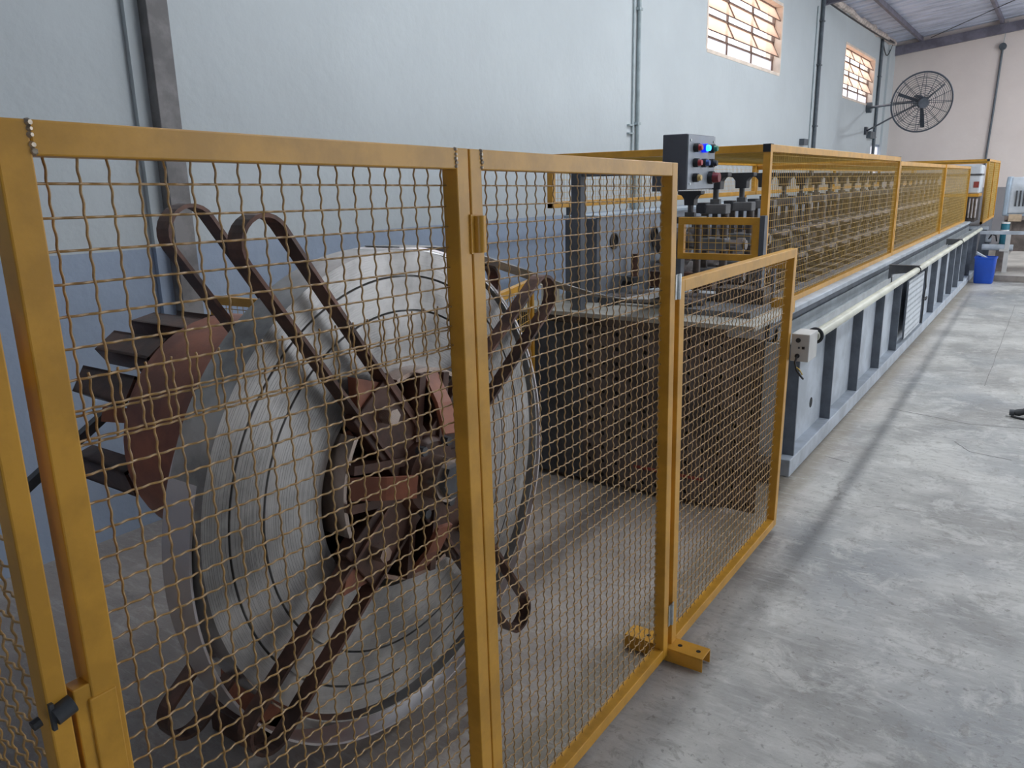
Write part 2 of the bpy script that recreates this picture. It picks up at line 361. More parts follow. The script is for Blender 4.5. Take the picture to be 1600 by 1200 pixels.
def window(n, y0, y1, z0, z1, cols, rows, label):
    fr = MB(); t = 0.03
    fr.box(WX-0.14, WX-0.10, y0, y1, z0, z0+t); fr.box(WX-0.14, WX-0.10, y0, y1, z1-t, z1); fr.box(WX-0.14, WX-0.10, y0, y0+t, z0, z1); fr.box(WX-0.14, WX-0.10, y1-t, y1, z0, z1)
    root = fr.obj('window_%d' % n, 'window_steel'); struct(root, label)
    rv = MB(); rv.box(WX-TH, WX+0.004, y1-0.012, y1+0.03, z0-0.0, z1); rv.box(WX-TH, WX+0.004, y0-0.03, y0+0.012, z0, z1); rv.box(WX-TH, WX+0.004, y0, y1, z1-0.012, z1+0.03); rv.box(WX-TH, WX+0.004, y0, y1, z0-0.03, z0+0.012)
    rv.obj('window_reveal', 'reveal', root)
    zs = [z0+t]+[z0+0.2+(z1-z0-0.2)*k/(rows-1) for k in range(rows)]
    for c in range(1, cols):
        y = y0+(y1-y0)*c/cols
        MB().box(WX-0.135, WX-0.105, y-0.012, y+0.012, z0, z1).obj('mullion', 'window_steel', root)
    for r in range(1, rows):
        MB().box(WX-0.135, WX-0.105, y0, y1, zs[r]-0.012, zs[r]+0.012).obj('transom', 'window_steel', root)
    for r in range(rows):
        for c in range(cols):
            a = y0+(y1-y0)*c/cols+0.016; b = y0+(y1-y0)*(c+1)/cols-0.016
            lo, hi = zs[r]+0.012, zs[r+1]-0.012
            if r == 0:
                MB().box(WX-0.124, WX-0.118, a, b, lo, hi).obj('pane', 'glass_white', root)
            else:  # tilted vent: bottom swings in
                h = hi-lo; o = 0.42*h
                p = MB().hexa([(WX-0.12+o, a, lo+0.03), (WX-0.115+o, a, lo+0.03), (WX-0.115+o, b, lo+0.03), (WX-0.12+o, b, lo+0.03),
                           (WX-0.125, a, hi), (WX-0.12, a, hi), (WX-0.12, b, hi), (WX-0.125, b, hi)]).obj('pane', 'glass_peach', root)
                s = MB()
                for yy in (a, b): s.tube([(WX-0.12, yy, hi), (WX-0.118+o, yy, lo+0.03)], 0.008, 5)
                s.tube([(WX-0.118+o, a, lo+0.03), (WX-0.118+o, b, lo+0.03)], 0.008, 5)
                s.obj('vent_frame', 'window_steel', root)
window(1, *WIN[0], 3, 4, 'large high window with tilted peach-lit vents')
window(2, *WIN[1], 3, 4, 'farther high window with tilted vents near the fan')
window(4, *WIN[3], 3, 4, 'high window with tilted vents above the coil')
fr = MB(); y0, y1, z0, z1 = WIN[2]
for bx in ((y0, y1, z0, z0+.05), (y0, y1, z1-.05, z1), (y0, y0+.06, z0, z1), (y1-.06, y1, z0, z1), (20.72, 20.78, z0, z1)): fr.box(WX-.15, WX-.08, *bx)
r3 = fr.obj('window_3', 'machine_grey'); struct(r3, 'low bluish window in the far corner')
MB().box(WX-.12, WX-.115, y0+.06, 20.72, z0+.05, z1-.05).obj('pane', 'glass_white', r3); MB().box(WX-.12, WX-.115, 20.78, y1-.06, z0+.05, z1-.05).obj('pane', 'glass_white', r3)

# corrugated roof: ribs run down the slope (along X)
vs = []; fs = []; prof = []
y = Y_R; P_ = 0.42
while y < BY+0.2:
    prof += [(y, 0), (y+0.30, 0), (y+0.33, 0.045), (y+0.39, 0.045)]; y += P_
mb = MB(); n = len(prof)
mb.add([(WX-0.35, a, roof_z(WX-0.35)+h) for a, h in prof]+[(X_R, a, roof_z(X_R)+h) for a, h in prof], [(i, i+1, n+i+1, n+i) for i in range(n-1)])
cei = mb.obj('ceiling', 'roof_sheet', fix=False); struct(cei, 'blue-grey corrugated metal roof sheeting')
for xx in (-3.2, -1.6, 0.0, 1.6, 3.2, 4.8):
    z = roof_z(xx)
    MB().hexa([(xx-.03, Y_R, z-.10), (xx+.03, Y_R, z-.10), (xx+.03, BY, z-.10), (xx-.03, BY, z-.10), (xx-.03, Y_R, z-.005), (xx+.03, Y_R, z-.005), (xx+.03, BY, z-.005), (xx-.03, BY, z-.005)]).obj('purlin', 'roof_beam', cei)
def rafter(y, d, t, m='roof_beam'):
    return MB().hexa([(WX, y-t, roof_z(WX)-d), (X_R, y-t, roof_z(X_R)-d), (X_R, y+t, roof_z(X_R)-d), (WX, y+t, roof_z(WX)-d),
               (WX, y-t, roof_z(WX)-.10), (X_R, y-t, roof_z(X_R)-.10), (X_R, y+t, roof_z(X_R)-.10), (WX, y+t, roof_z(WX)-.10)]).obj('rafter', m, cei)
rafter(BY-0.07, 0.30, 0.05); rafter(15.05, 0.22, 0.05); rafter(8.0, 0.22, .05); rafter(1.0, 0.22, .05)
# pale filler foam along the eave
pp = [(WX+0.03+random.uniform(-.02, .02), yy*0.25, 4.74+random.uniform(-.025, .025)) for yy in range(-20, 87)]
MB().tube(pp, [random.uniform(.045, .085) for _ in pp], 7).obj('eave_filler', 'foam', cei, smooth=True)

# other two sides of the hall, behind and to the right of the camera, with wide door openings
mb = MB(); mb.box(X_R, X_R+.2, Y_R, 5.0, -.2, 6.2); mb.box(X_R, X_R+.2, 5.0, 20, 3.8, 6.2); mb.box(X_R, X_R+.2, 12.0, 12.6, -.2, 3.4); mb.box(X_R, X_R+.2, 20, BY+.2, -.2, 6.2)
struct(mb.obj('wall_right', 'wall'), 'white side wall with wide door openings')
mb = MB(); mb.box(WX-TH, 2.0, Y_R-.2, Y_R, -.2, 6.2); mb.box(2.0, 5.0, Y_R-.2, Y_R, 2.6, 6.2); mb.box(5.0, X_R, Y_R-.2, Y_R, -.2, 6.2)
struct(mb.obj('wall_front', 'wall'), 'white front wall with a wide door opening')

# ------------------------------------------------------------------ hanging tube lamps (above the frame), the aisle row added as fill
LAMP_NAMES = ['nearest lamp of the row over the forming line', 'middle lamp of the row over the forming line', 'farthest lamp of the row over the forming line', 'nearest lamp of the added fill row over the aisle', 'middle lamp of the added fill row over the aisle', 'farthest lamp of the added fill row over the aisle']
for (lx, ly, lz, pw), nm in zip(LAMPS, LAMP_NAMES):
    t = thing('tube_lamp', 'white tube lamp under the roof, '+nm, 'lamp', (lx, ly, lz), 'tube lamps under the roof')
    MB().box(lx-.02, lx+.02, ly-1.25, ly+1.25, lz+.0, lz+.07).obj('lamp_body', 'lamp_body', t)
    for sx in (-.05, .05): MB().cyl((lx+sx, ly-1.2, lz+.01), (lx+sx, ly+1.2, lz+.01), .013, 10).obj('tube', 'lamp_tube', t)
    for yy in (-1, 1): MB().cyl((lx, ly+yy, lz+.07), (lx, ly+yy, roof_z(lx)-.02), .004, 6).obj('suspension_rod', 'zinc', t)
    ld = bpy.data.lights.new('tube_light', 'AREA'); ld.shape = 'RECTANGLE'; ld.size = 0.22; ld.size_y = 2.5; ld.energy = LAMP_W*pw*0.62; ld.color = (0.93, 0.97, 1.0)
    lo = bpy.data.objects.new('tube_light', ld); C.objects.link(lo); lo.location = (lx, ly, lz-.02)

# ================================================================== FENCE
FX = -0.985; FD = 0.038; TW = 0.040; PITCHM = 0.0400
WIRE_X = FX-FD+0.008
def warp_tall(s, t):
    k = (s-0.42)/1.964
    return s-0.042*(t/1.754)*k, t+0.0148*(2.384-s)*(t/1.754)
def warp_low(s, t):
    k = (s-2.405)/1.29; h = t/1.39
    return s + h*(-0.030*(1-k)+0.060*k), t
def member(w, s0, s1, t0, t1, x0=FX-FD, x1=FX):
    q = [w(s0, t0), w(s1, t0), w(s1, t1), w(s0, t1)]
    return MB().hexa([(x0, *q[0]), (x1, *q[0]), (x1, *q[1]), (x0, *q[1]), (x0, *q[3]), (x1, *q[3]), (x1, *q[2]), (x0, *q[2])])
def frame(root, w, s0, s1, t0, t1):
    for a, b in ((s0, s0+TW), (s1-TW, s1)): member(w, a, b, t0, t1).obj('stile', 'yellow_paint', root, bevel=0.0025)
    member(w, s0+TW, s1-TW, t1-TW, t1).obj('rail', 'yellow_paint', root, bevel=0.0025); member(w, s0+TW, s1-TW, t0, t0+TW).obj('rail', 'yellow_paint', root, bevel=0.0025)
WM = {}
def wires(root, w, s0, s1, t0, t1, ps, pt, v=True, h=True, dx=0.0, tilt=0.0, off=(0.5, 0.5)):
    """crimped wires between s0..s1, t0..t1; every wire one object sharing mesh data"""
    def get(L, ph):
        key = (round(L, 3), ph)
        if key not in WM: WM[key] = wire_mesh(L, PITCHM, 0.00185, 0.0018, ph)
        return WM[key]
    def put(a, b, ph):
        L = math.hypot(b[0]-a[0], b[1]-a[1]); o = bpy.data.objects.new('mesh_wire', get(L, ph)); C.objects.link(o)
        d = Vector((0, b[0]-a[0], b[1]-a[1])).normalized(); xx = Vector((1, 0, 0)); yy = d.cross(xx)
        o.matrix_world = Matrix(((1, yy.x, d.x, WIRE_X+dx), (0, yy.y, d.y, a[0]), (0, yy.z, d.z, a[1]), (0, 0, 0, 1)))
        mw = o.matrix_world.copy(); o.parent = root; o.matrix_parent_inverse = Matrix.Translation(-root.location)
    if v:
        i = 0; s = s0+ps*off[0]
        while s < s1: put(w(s, t0), w(s, t1), i % 2); s += ps; i += 1
    if h:
        j = 0; t = t0+pt*off[1]
        while t < t1: put(w(s0, t+tilt*(s0-s1)/2), w(s1, t-tilt*(s0-s1)/2), (j+1) % 2); t += pt; j += 1
def weld(root, pts):
    for k, q in enumerate(pts):
        mb = MB(); r = random.uniform(.0035, .006)
        mb.tube([(FX-.002, q[0]+random.uniform(-.002, .002), q[1]), (FX+.0035, q[0], q[1])], [r, r*.55], 7); mb.obj('weld_bead', 'weld', root, smooth=True)

# hinged tall gate (nearest panel)
g1 = thing('fence_gate', 'tall yellow mesh gate in front of the steel coil, nearest panel of the fence', 'gate', (FX, 0.86, 0))
frame(g1, warp_tall, 0.420, 1.299, 0.03, 1.757)
wires(g1, warp_tall, 0.455, 1.265, 1.362, 1.720, PITCHM, PITCHM, off=(0.75, 0.12))
wires(g1, warp_tall, 0.455, 1.265, 0.065, 1.452, PITCHM, PITCHM, dx=-0.006, off=(0.15, 0.55), h=False)
wires(g1, warp_tall, 0.455, 1.265, 0.065, 1.420, PITCHM, PITCHM, dx=-0.006, v=False, off=(0.15, 0.35))
weld(g1, [warp_tall(.461, 1.722+.0045*k) for k in (0, 1.6, 4, 5.5, 7)]); weld(g1, [warp_tall(1.258, 1.722+.005*k) for k in (0, 1.5, 3, 4.6, 6.5)])
MB().box(FX-.028, FX-.002, .398, .424, .12, 1.072).obj('latch_plate', 'yellow_paint', g1, bevel=.002)
MB().box(FX-.006, FX+.002, .415, .452, .20, 1.05).obj('latch_strap', 'yellow_paint', g1, bevel=.002)
b = MB(); b.cyl((FX+.002, .370, 1.054), (FX+.002, .394, 1.060), .0135, 14); b.box(FX-.01, FX+.006, .366, .371, 1.036, 1.074)
b.obj('latch_bolt', 'dark_steel', g1, smooth=True)
MB().cyl((FX+.002, .344, 1.056), (FX+.002, .354, 1.058), .007, 8).obj('latch_pin', 'black_plastic', g1)
hb = MB(); hb.cyl((FX+.006, 1.302, 1.568), (FX+.006, 1.302, 1.642), .014, 14); hb.box(FX-.002, FX+.004, 1.277, 1.30, 1.566, 1.645)
hb.obj('hinge', 'yellow_paint', g1, smooth=True)

# tall fixed panel
g2 = thing('mesh_fence', 'tall yellow mesh fence panel between the coil gate and the low gate', 'fence', (FX, 1.84, 0))
frame(g2, warp_tall, 1.303, 2.372, 0.03, 1.757)
wires(g2, warp_tall, 1.34, 2.335, 0.065, 1.722, PITCHM, PITCHM, off=(0.4, 0.55))
weld(g2, [warp_tall(1.343, 1.722+.005*k) for k in (0, 2, 3.5, 5, 6.5)])
ft = MB(); x0, x1, y0, y1 = -1.16, -0.855, 2.372, 2.452
ft.box(x0, x1, y0, y1, .052, .057); ft.box(x0, x1, y0, y0+.005, .003, .052); ft.box(x0, x1, y1-.005, y1, .003, .052)
foot = ft.obj('foot_channel', 'yellow_paint', g2, bevel=.0015)
for hx in (-.885, -.955, -1.08): MB().cyl((hx, 2.412, .0565), (hx, 2.412, .0578), .0085, 10).obj('bolt_hole', 'hole_black', foot)

# low gate
g3 = thing('low_gate', 'low yellow mesh gate beside the grey roll-former girder', 'gate', (FX, 3.05, 0))
frame(g3, warp_low, 2.405, 3.695, 0.03, 1.392)
wires(g3, warp_low, 2.442, 3.66, 0.066, 1.356, PITCHM, PITCHM, off=(0.4, 0.7))
for z in (1.375, 0.19):
    hg = MB(); yy = warp_tall(2.378, z)[0]+.012
    hg.box(FX, FX+.003, yy-.022, yy+.022, z-.04, z+.04); hg.cyl((FX+.005, yy, z-.04), (FX+.005, yy, z+.04), .006, 10)
    hg.obj('hinge', 'zinc', g3, smooth=True)
# fence running from the gate post to the wall
g4 = thing('end_fence', 'yellow mesh end panel at the lower left, running toward the wall', 'fence', (-2.0, .37, 0))
EY = .3665
def ebox(x0, x1, z0, z1): return MB().box(x0, x1, EY-.004, EY+.026, z0, z1)
MB().box(FX-.034, FX, .365, .392, .02, 1.56).obj('stile', 'yellow_paint', g4, bevel=.0025)
ebox(-2.55, -2.51, .02, 1.50).obj('stile', 'yellow_paint', g4, bevel=.0025); ebox(-2.51, FX-.034, 1.46, 1.50).obj('rail', 'yellow_paint', g4, bevel=.0025); ebox(-2.51, FX-.034, .02, .06).obj('rail', 'yellow_paint', g4, bevel=.0025)
def put_e(a, b, ph):
    a = Vector(a); b = Vector(b); L = (b-a).length
    key = ('e', round(L, 3), ph)
    if key not in WM: WM[key] = wire_mesh(L, PITCHM, 0.00185, 0.0018, ph)
    o = bpy.data.objects.new('mesh_wire', WM[key]); C.objects.link(o)
    d = (b-a).normalized(); xx = Vector((0, 1, 0)); yy = d.cross(xx)
    o.matrix_world = Matrix(((xx.x, yy.x, d.x, a.x), (xx.y, yy.y, d.y, a.y), (xx.z, yy.z, d.z, a.z), (0, 0, 0, 1))); o.parent = g4; o.matrix_parent_inverse = Matrix.Translation(-g4.location)
for i in range(37): put_e((FX-.055-i*PITCHM, EY+.012, .05), (FX-.055-i*PITCHM, EY+.012, 1.47), i % 2)
for j in range(35): put_e((-2.52, EY+.012, .08+j*PITCHM), (FX-.03, EY+.012, .08+j*PITCHM), (j+1) % 2)

def loose_panel(label, p0, p1, z0, z1, thick=.03):
    """low mesh panel standing behind the decoiler"""
    a = Vector((*p0, 0)); b = Vector((*p1, 0)); d = (b-a).normalized(); nrm = Vector((-d.y, d.x, 0)); L = (b-a).length
    t = thing('low_mesh_fence', label, 'fence', tuple((a+b)/2))
    def mem(s0, s1, q0, q1):
        P = []
        for z in (q0, q1):
            for s, k in ((s0, -1), (s1, -1), (s1, 1), (s0, 1)): v = a+d*s+nrm*k*thick/2; P.append((v.x, v.y, z))
        return MB().hexa(P)
    for s in (0, L-.04): mem(s, s+.04, z0, z1).obj('stile', 'yellow_paint', t)
    for q in (z0, z1-.04): mem(.04, L-.04, q, q+.04).obj('rail', 'yellow_paint', t)
    m = MB(); s = .06
    while s < L-.04: v = a+d*s; m.tube([(v.x, v.y, z0+.02), (v.x, v.y, z1-.02)], .0018, 4); s += .04
    q = z0+.06
    while q < z1-.04: u = a+d*.03; v = a+d*(L-.03); m.tube([(u.x, u.y, q), (v.x, v.y, q)], .0018, 4); q += .04
    m.obj('wire_mesh', 'cage_wire_paint', t, kind='stuff')
loose_panel('low yellow mesh panel standing behind the rusty mandrel', (-3.44, 2.336), (-2.1, 2.44), .0, 1.20)
loose_panel('low yellow mesh panel standing between the coil and the entry table', (-2.05, 2.62), (-2.358, 3.595), .0, 1.20)

# ================================================================== STEEL COIL
CY, CZ, CR = 1.54, 0.89, 0.650
XF, XB = -1.452, -1.582
coil = thing('steel_coil', 'big grey coil of slit steel strip behind the mesh gate', 'coil', (-1.52, CY, 0.12))
prof = []; r = 0.308; k = 0
random.seed(3)
xoff = 0.0
while r < CR:
    xoff += random.uniform(-.0006, .0006); xoff = max(-.004, min(.004, xoff))
    dr = random.choice([.003, .004, .006, .008])
    x = XF-.004+xoff
    prof += [(x, r), (x, r+dr*.9), (x-.0007, r+dr*.91), (x-.0007, r+dr)]
    r += dr
    if abs(r-.483) < .004 or abs(r-.577) < .004: prof += [(x-.03, r), (x-.03, r+.006)]; r += .006
rend = prof[-1][1]
prof += [(XB, rend), (XB, .308)]
MB().lathe_x(prof, CY, CZ, 160).obj('wound_strip', 'coil_side', coil, smooth=True)
# loose outer wraps sagging below the tight winding
for R_, t, xf, xb, m, cy_, cz_ in ((0.718, .006, -1.482, -1.588, 'coil_outer', 1.588, .826), (0.672, .004, XF-.006, XB+.01, 'coil_inner', 1.572, .866)):
    MB().lathe_x([(xf, R_), (xf, R_-t), (xb, R_-t), (xb, R_)], cy_, cz_, 160).obj('loose_wrap', m, coil, smooth=True)
# strip leaving the coil towards the entry table
pts = [(-1.517, CY+.012, 1.546)]
ctrl = [(1.572, 1.546), (1.75, 1.535), (2.0, 1.49), (2.3, 1.415), (2.65, 1.32), (3.0, 1.235), (3.35, 1.165), (3.7, 1.115), (4.1, 1.09), (4.6, 1.085)]
P3 = [(XF-.065-.0*(y-1.57), y, z) for y, z in ctrl]
MB().bar([(-1.517-0.12*(y-1.57), y, z) for y, z in ctrl], (1, 0, 0), .13, .003).obj('feed_strip', 'coil_side', coil)

# ================================================================== DECOILER
HY, HZ = 1.56, 0.915
dec = thing('decoiler', 'rust-brown double mandrel decoiler holding the coil with flat-bar loops', 'decoiler', (-1.9, HY, 0))
def radial(a, r, tdist, x):  # angle, radius, tangential offset
    return (x, HY+r*math.cos(a)-tdist*math.sin(a), HZ+r*math.sin(a)+tdist*math.cos(a))
def loop_arm(a, x, rin, rout, half, m, twist=0):
    pts = [radial(a, rin, half, x), radial(a, rin+.25, half, x)]
    pts += [radial(a, rout-half-.0, half, x)]
    for k in range(1, 12):
        t = PI/2-PI*k/12; pts.append(radial(a, rout-half+half*math.cos(t), half*math.sin(t), x))
    pts += [radial(a, rout-half, -half, x), radial(a, rin+.25, -half, x), radial(a, rin, -half, x)]
    return MB().bar(pts, (1, 0, 0), .048, .009).obj('retaining_loop', m, dec, smooth=False)
for a, ro in ((125, .885), (34, .83), (217, .80), (304, .86)):
    loop_arm(math.radians(a), -1.405, .14, ro, .062, 'arm_steel')
for a, ro in ((124, .90), (34, .87), (217, .86), (304, .86)):
    loop_arm(math.radians(a), -1.665, .14, ro, .062, 'arm_steel')
# shaft and hub
MB().cyl((-1.30, HY, HZ), (-2.75, HY, HZ), .062, 20).obj('shaft', 'pad_steel', dec, smooth=True)
hub = MB(); hub.lathe_x([(-1.36, 0.001), (-1.36, .10), (-1.42, .13), (-1.56, .13), (-1.56, .001)], HY, HZ, 24, close=False); hub.obj('hub', 'rust_dark', dec, smooth=True)
def pad(a, x0, x1, r, span, m):
    pr = []
    for k in range(13):
        t = a-span/2+span*k/12; pr.append((HY+r*math.cos(t), HZ+r*math.sin(t)))
    for k in range(12, -1, -1):
        t = a-span/2+span*k/12; pr.append((HY+(r-.012)*math.cos(t), HZ+(r-.012)*math.sin(t)))
    return MB().prism(pr, 'x', x0, x1).obj('mandrel_pad', m, dec)
for q in (80, 170, 260, 350):
    a = math.radians(q)
    p = pad(a, -1.40, -1.72, .303, math.radians(52), 'pad_steel')
    # box beam under each pad and its slanted lever
    bm = MB()
    for tt in (-.05, .05):
        v = [radial(a, .10, tt-.012, -1.38), radial(a, .10, tt+.012, -1.38), radial(a, .29, tt+.012, -1.38), radial(a, .29, tt-.012, -1.38)]
        u = [(-1.70, *w_[1:]) for w_ in v]
        bm.hexa(v+u)
    bm.obj('pad_bracket', 'rust_dark', dec)
    bm = MB(); bm.bar([radial(a, .13, 0, -1.31), radial(a, .21, 0, -1.345), radial(a, .285, 0, -1.40)], (0, -math.sin(a), math.cos(a)), .06, .012)
    bm.obj('lever', 'rust_paint', dec)
for q in (35, 125, 215, 305):
    a = math.radians(q)
    bx = MB(); v = [radial(a, .07, -.085, -1.39), radial(a, .07, .085, -1.39), radial(a, .33, .085, -1.39), radial(a, .33, -.085, -1.39)]
    u = [(-1.435, *w_[1:]) for w_ in v]; bx.hexa(u+v); bx.obj('arm_socket', 'rust_dark', dec, bevel=.004)
    MB().cyl(radial(a, .26, 0, -1.435), radial(a, .26, 0, -1.352), .022, 6).obj('bolt', 'pad_steel', dec)
    w2 = MB(); w2.prism([(HY+.33*math.cos(a)-.05*math.sin(a), HZ+.33*math.sin(a)+.05*math.cos(a)), (HY+.40*math.cos(a), HZ+.40*math.sin(a)), (HY+.33*math.cos(a)+.05*math.sin(a), HZ+.33*math.sin(a)-.05*math.cos(a))], 'x', -1.40, -1.43)
    w2.obj('gusset', 'rust_paint', dec)
MB().cyl((-1.28, HY, HZ), (-1.36, HY, HZ), .05, 6).obj('shaft_nut', 'dark_steel', dec)
for k in range(6):
    t = k*PI/3; MB().cyl((-1.34, HY+.105*math.cos(t), HZ+.105*math.sin(t)), (-1.365, HY+.105*math.cos(t), HZ+.105*math.sin(t)), .014, 6).obj('bolt', 'dark_steel', dec)
# rear plate ring holding the back loops
MB().lathe_x([(-1.69, .08), (-1.69, .36), (-1.72, .36), (-1.72, .08)], HY, HZ, 40).obj('back_plate', 'rust_dark', dec, smooth=True)
# gearbox drum and stand
MB().lathe_x([(-1.80, .05), (-1.80, .36), (-1.82, .385), (-2.30, .385), (-2.32, .36), (-2.32, .05)], HY+.02, HZ, 48).obj('gear_drum', 'rust_paint', dec, smooth=True)
st = MB(); st.prism([(HY-.30, .0), (HY+.34, .0), (HY+.22, .95), (HY-.18, .95)], 'x', -1.86, -2.08); st.obj('stand', 'rust_paint', dec, bevel=.006)
MB().box(-2.45, -1.86, HY+.36, HY+.46, 0, .10).obj('base_beam', 'rust_dark', dec, bevel=.004)
MB().box(-2.08, -1.86, HY-.33, HY+.36, .0, .09).obj('base_beam', 'rust_dark', dec, bevel=.004)
# second, empty mandrel facing the wall: four channels
def channel(a, x0, x1, r, hw, hgt):
    m = MB(); th = .010
    for t0, t1, q0, q1 in ((-hw, hw, r-th, r), (-hw, -hw+th, r-hgt, r), (hw-th, hw, r-hgt, r)):
        v = [radial(a, q0, t0, x0), radial(a, q0, t1, x0), radial(a, q1, t1, x0), radial(a, q1, t0, x0)]
        m.hexa(v+[(x1, *w_[1:]) for w_ in v])
    return m
for q in (72, 100, 124, 148, 196, 285, 330):
    a = math.radians(q); channel(a, -2.31, -2.62, .372, .046, .070).obj('mandrel_channel', 'rust_dark', dec)
for q in (122, 165):
    a = math.radians(q); MB().bar([radial(a, .10, 0, -2.42), radial(a, .30, 0, -2.55)], (0, -math.sin(a), math.cos(a)), .05, .014).obj('lever', 'rust_paint', dec)
MB().bar([(-2.60, .50, .49), (-2.60, 1.45, 1.06)], (1, 0, 0), .03, .030).obj('brace_bar', 'dark_steel', dec)
MB().box(-2.63, -2.57, .46, .54, 0, .50).obj('brace_foot', 'dark_steel', dec)

# ================================================================== ROLL FORMER: base, bed and girder
rf = thing('roll_former', 'long grey roll forming line with dark perforated entry base and ribbed side girder', 'machine', (-2.0, 8.0, 0))
BX0, BX1, BYF = -2.62, -1.12, 3.77
MB().box(BX0, -1.31, BYF+.012, 4.42, .14, .985).obj('entry_base', 'base_brown', rf)
MB().box(BX0+.05, -1.31, BYF+.05, 4.42, 0, .14).obj('plinth', 'base_brown', rf)
pl = MB(); pl.holes_x(BYF, .011, -2.13, BX1, .03, .94, 12, 11, .0135, axis='y'); pl.obj('perforated_plate', 'base_brown', rf, kind='stuff', fix=False)
MB().box(-2.13, BX1, BYF+.011, BYF+.02, .03, .94).obj('plate_backing', 'hole_black', rf)
MB().box(-2.62, -2.13, BYF, BYF+.012, .03, .94).obj('front_plate', 'dark_steel', rf)
MB().box(-1.80, -1.40, BYF-.008, BYF, .155, .170).obj('red_bar', 'red_paint', rf)
MB().box(BX0, -1.16, BYF-.03, 4.385, .985, 1.01).obj('entry_table', 'table_top', rf, bevel=.003)
MB().box(-2.95, -2.62, 3.85, 4.2, .55, .85).obj('side_cabinet', 'dark_steel', rf, bevel=.006)
MB().box(-2.98, -2.62, 3.83, 4.22, .85, .865).obj('cabinet_lid', 'bench_wood', rf)
MB().box(-2.93, -2.64, 3.87, 4.18, .0, .55).obj('cabinet_leg', 'dark_steel', rf)
MB().box(-1.36, -1.185, 4.425, 4.44, .12, .80).obj('end_plate', 'hood_white', rf)
MB().box(-1.34, -1.19, 4.3, 4.45, 0, .12).obj('end_foot', 'base_brown', rf)
# bed and girder
GY0, GY1 = 4.46, 16.0
MB().box(-2.80, -1.37, 4.43, GY1, .80, .93).obj('bed', 'machine_dark', rf)
MB().box(-2.75, -2.70, GY0, GY1, 0, .80).obj('web', 'machine_grey', rf)
MB().box(-1.345, -1.205, GY0, GY1, .10, .774).obj('web', 'machine_grey', rf)
MB().box(-1.36, -1.132, GY0, GY1, 0, .105).obj('bottom_flange', 'machine_grey', rf, bevel=.006)
MB().box(-1.37, -1.275, GY0, GY1, .905, .940).obj('top_flange', 'machine_grey', rf, bevel=.004)
MB().box(-1.37, -1.30, GY0, GY1, .80, .905).obj('side_rail', 'machine_dark', rf)
tr = MB(); tr.box(-1.285, -1.165, GY0+.12, GY1-.3, .775, .781); tr.box(-1.172, -1.165, GY0+.12, GY1-.3, .775, .845); tr.box(-1.285, -1.279, GY0+.12, GY1-.3, .775, .86)
tr.obj('cable_tray', 'tray_grey', rf)
ys = [4.56, 5.44, 6.30, 7.18, 8.03, 9.72, 10.58, 11.50, 12.40, 13.20, 14.05, 14.9, 15.75]
s0 = None
for yy in ys:
    if s0 is None:
        s0 = MB().box(-1.205, -1.140, -.008, .008, .105, .775).obj('stiffener', 'machine_dark', rf); o = s0
    else: o = link_copy(s0, rf); o.matrix_parent_inverse = s0.matrix_parent_inverse
    o.location = (0, yy, 0)
pf = MB(); pf.holes_x(-1.133, .004, 8.40, 9.42, .15, .72, 17, 10, .014); pfo = pf.obj('perforated_cover', 'hood_white', rf, kind='stuff', fix=False)
MB().box(-1.15, -1.138, 8.40, 9.42, .15, .72).obj('cover_backing', 'machine_dark', rf)
MB().tube([(-1.125, 9.44, .72), (-1.11, 9.45, .55), (-1.12, 9.43, .44), (-1.115, 9.46, .30), (-1.12, 9.44, .16)], .007, 6).obj('cable', 'cable_black', rf)
MB().tube([(-1.11, 9.36, .42), (-1.09, 9.44, .44), (-1.11, 9.52, .40)], .010, 6).obj('cable_tie', 'cable_black', rf)
MB().cyl((-1.206, 5.16, .28), (-1.203, 5.16, .28), .035, 12).obj('cable_hole', 'hole_black', rf)
# left entry side plate with fittings
MB().box(-2.44, -2.225, 4.10, 4.14, 1.01, 1.50).obj('guide_end', 'machine_dark', rf)
sp = MB().box(-2.255, -2.225, 4.14, 15.6, .95, 1.505).obj('side_plate', 'plate_blue', rf)
MB().box(-2.45, -2.22, 4.10, 15.6, 1.505, 1.52).obj('side_plate_cap', 'hood_blue', rf)
for yy, zz in ((4.31, 1.36), (4.89, 1.37), (5.60, 1.38)):
    MB().cyl((-2.225, yy, zz), (-2.221, yy, zz), .040, 16).obj('port_hole', 'hole_black', sp)
    MB().lathe_x([(-2.225, .040), (-2.214, .040), (-2.214, .050), (-2.225, .050)], yy, zz, 20).obj('port_ring', 'stand_steel', sp)
MB().cyl((-2.17, 4.50, 1.13), (-2.17, 4.50, 1.27), .026, 12).obj('clamp_post', 'arm_steel', sp); MB().box(-2.225, -2.13, 4.40, 4.56, 1.08, 1.13).obj('clamp_arm', 'dark_steel', sp)
MB().bar([(-2.19, 4.20, 1.02), (-2.18, 4.30, 1.14), (-2.17, 4.46, 1.11)], (1, 0, 0), .05, .028).obj('clamp_lever', 'dark_steel', sp)
MB().bar([(-2.15, 4.75, 1.02), (-2.16, 4.9, 1.17), (-2.16, 5.4, 1.18)], (1, 0, 0), .05, .045).obj('clamp_lever', 'rust_dark', sp)
MB().bar([(-2.12, 4.90, 1.02), (-2.13, 5.0, 1.10), (-2.13, 5.5, 1.10)], (1, 0, 0), .05, .04).obj('clamp_lever', 'dark_steel', sp)
MB().box(-2.15, -1.6, 4.44, 4.75, 1.011, 1.03).obj('guide_sheet', 'hood_white', rf)
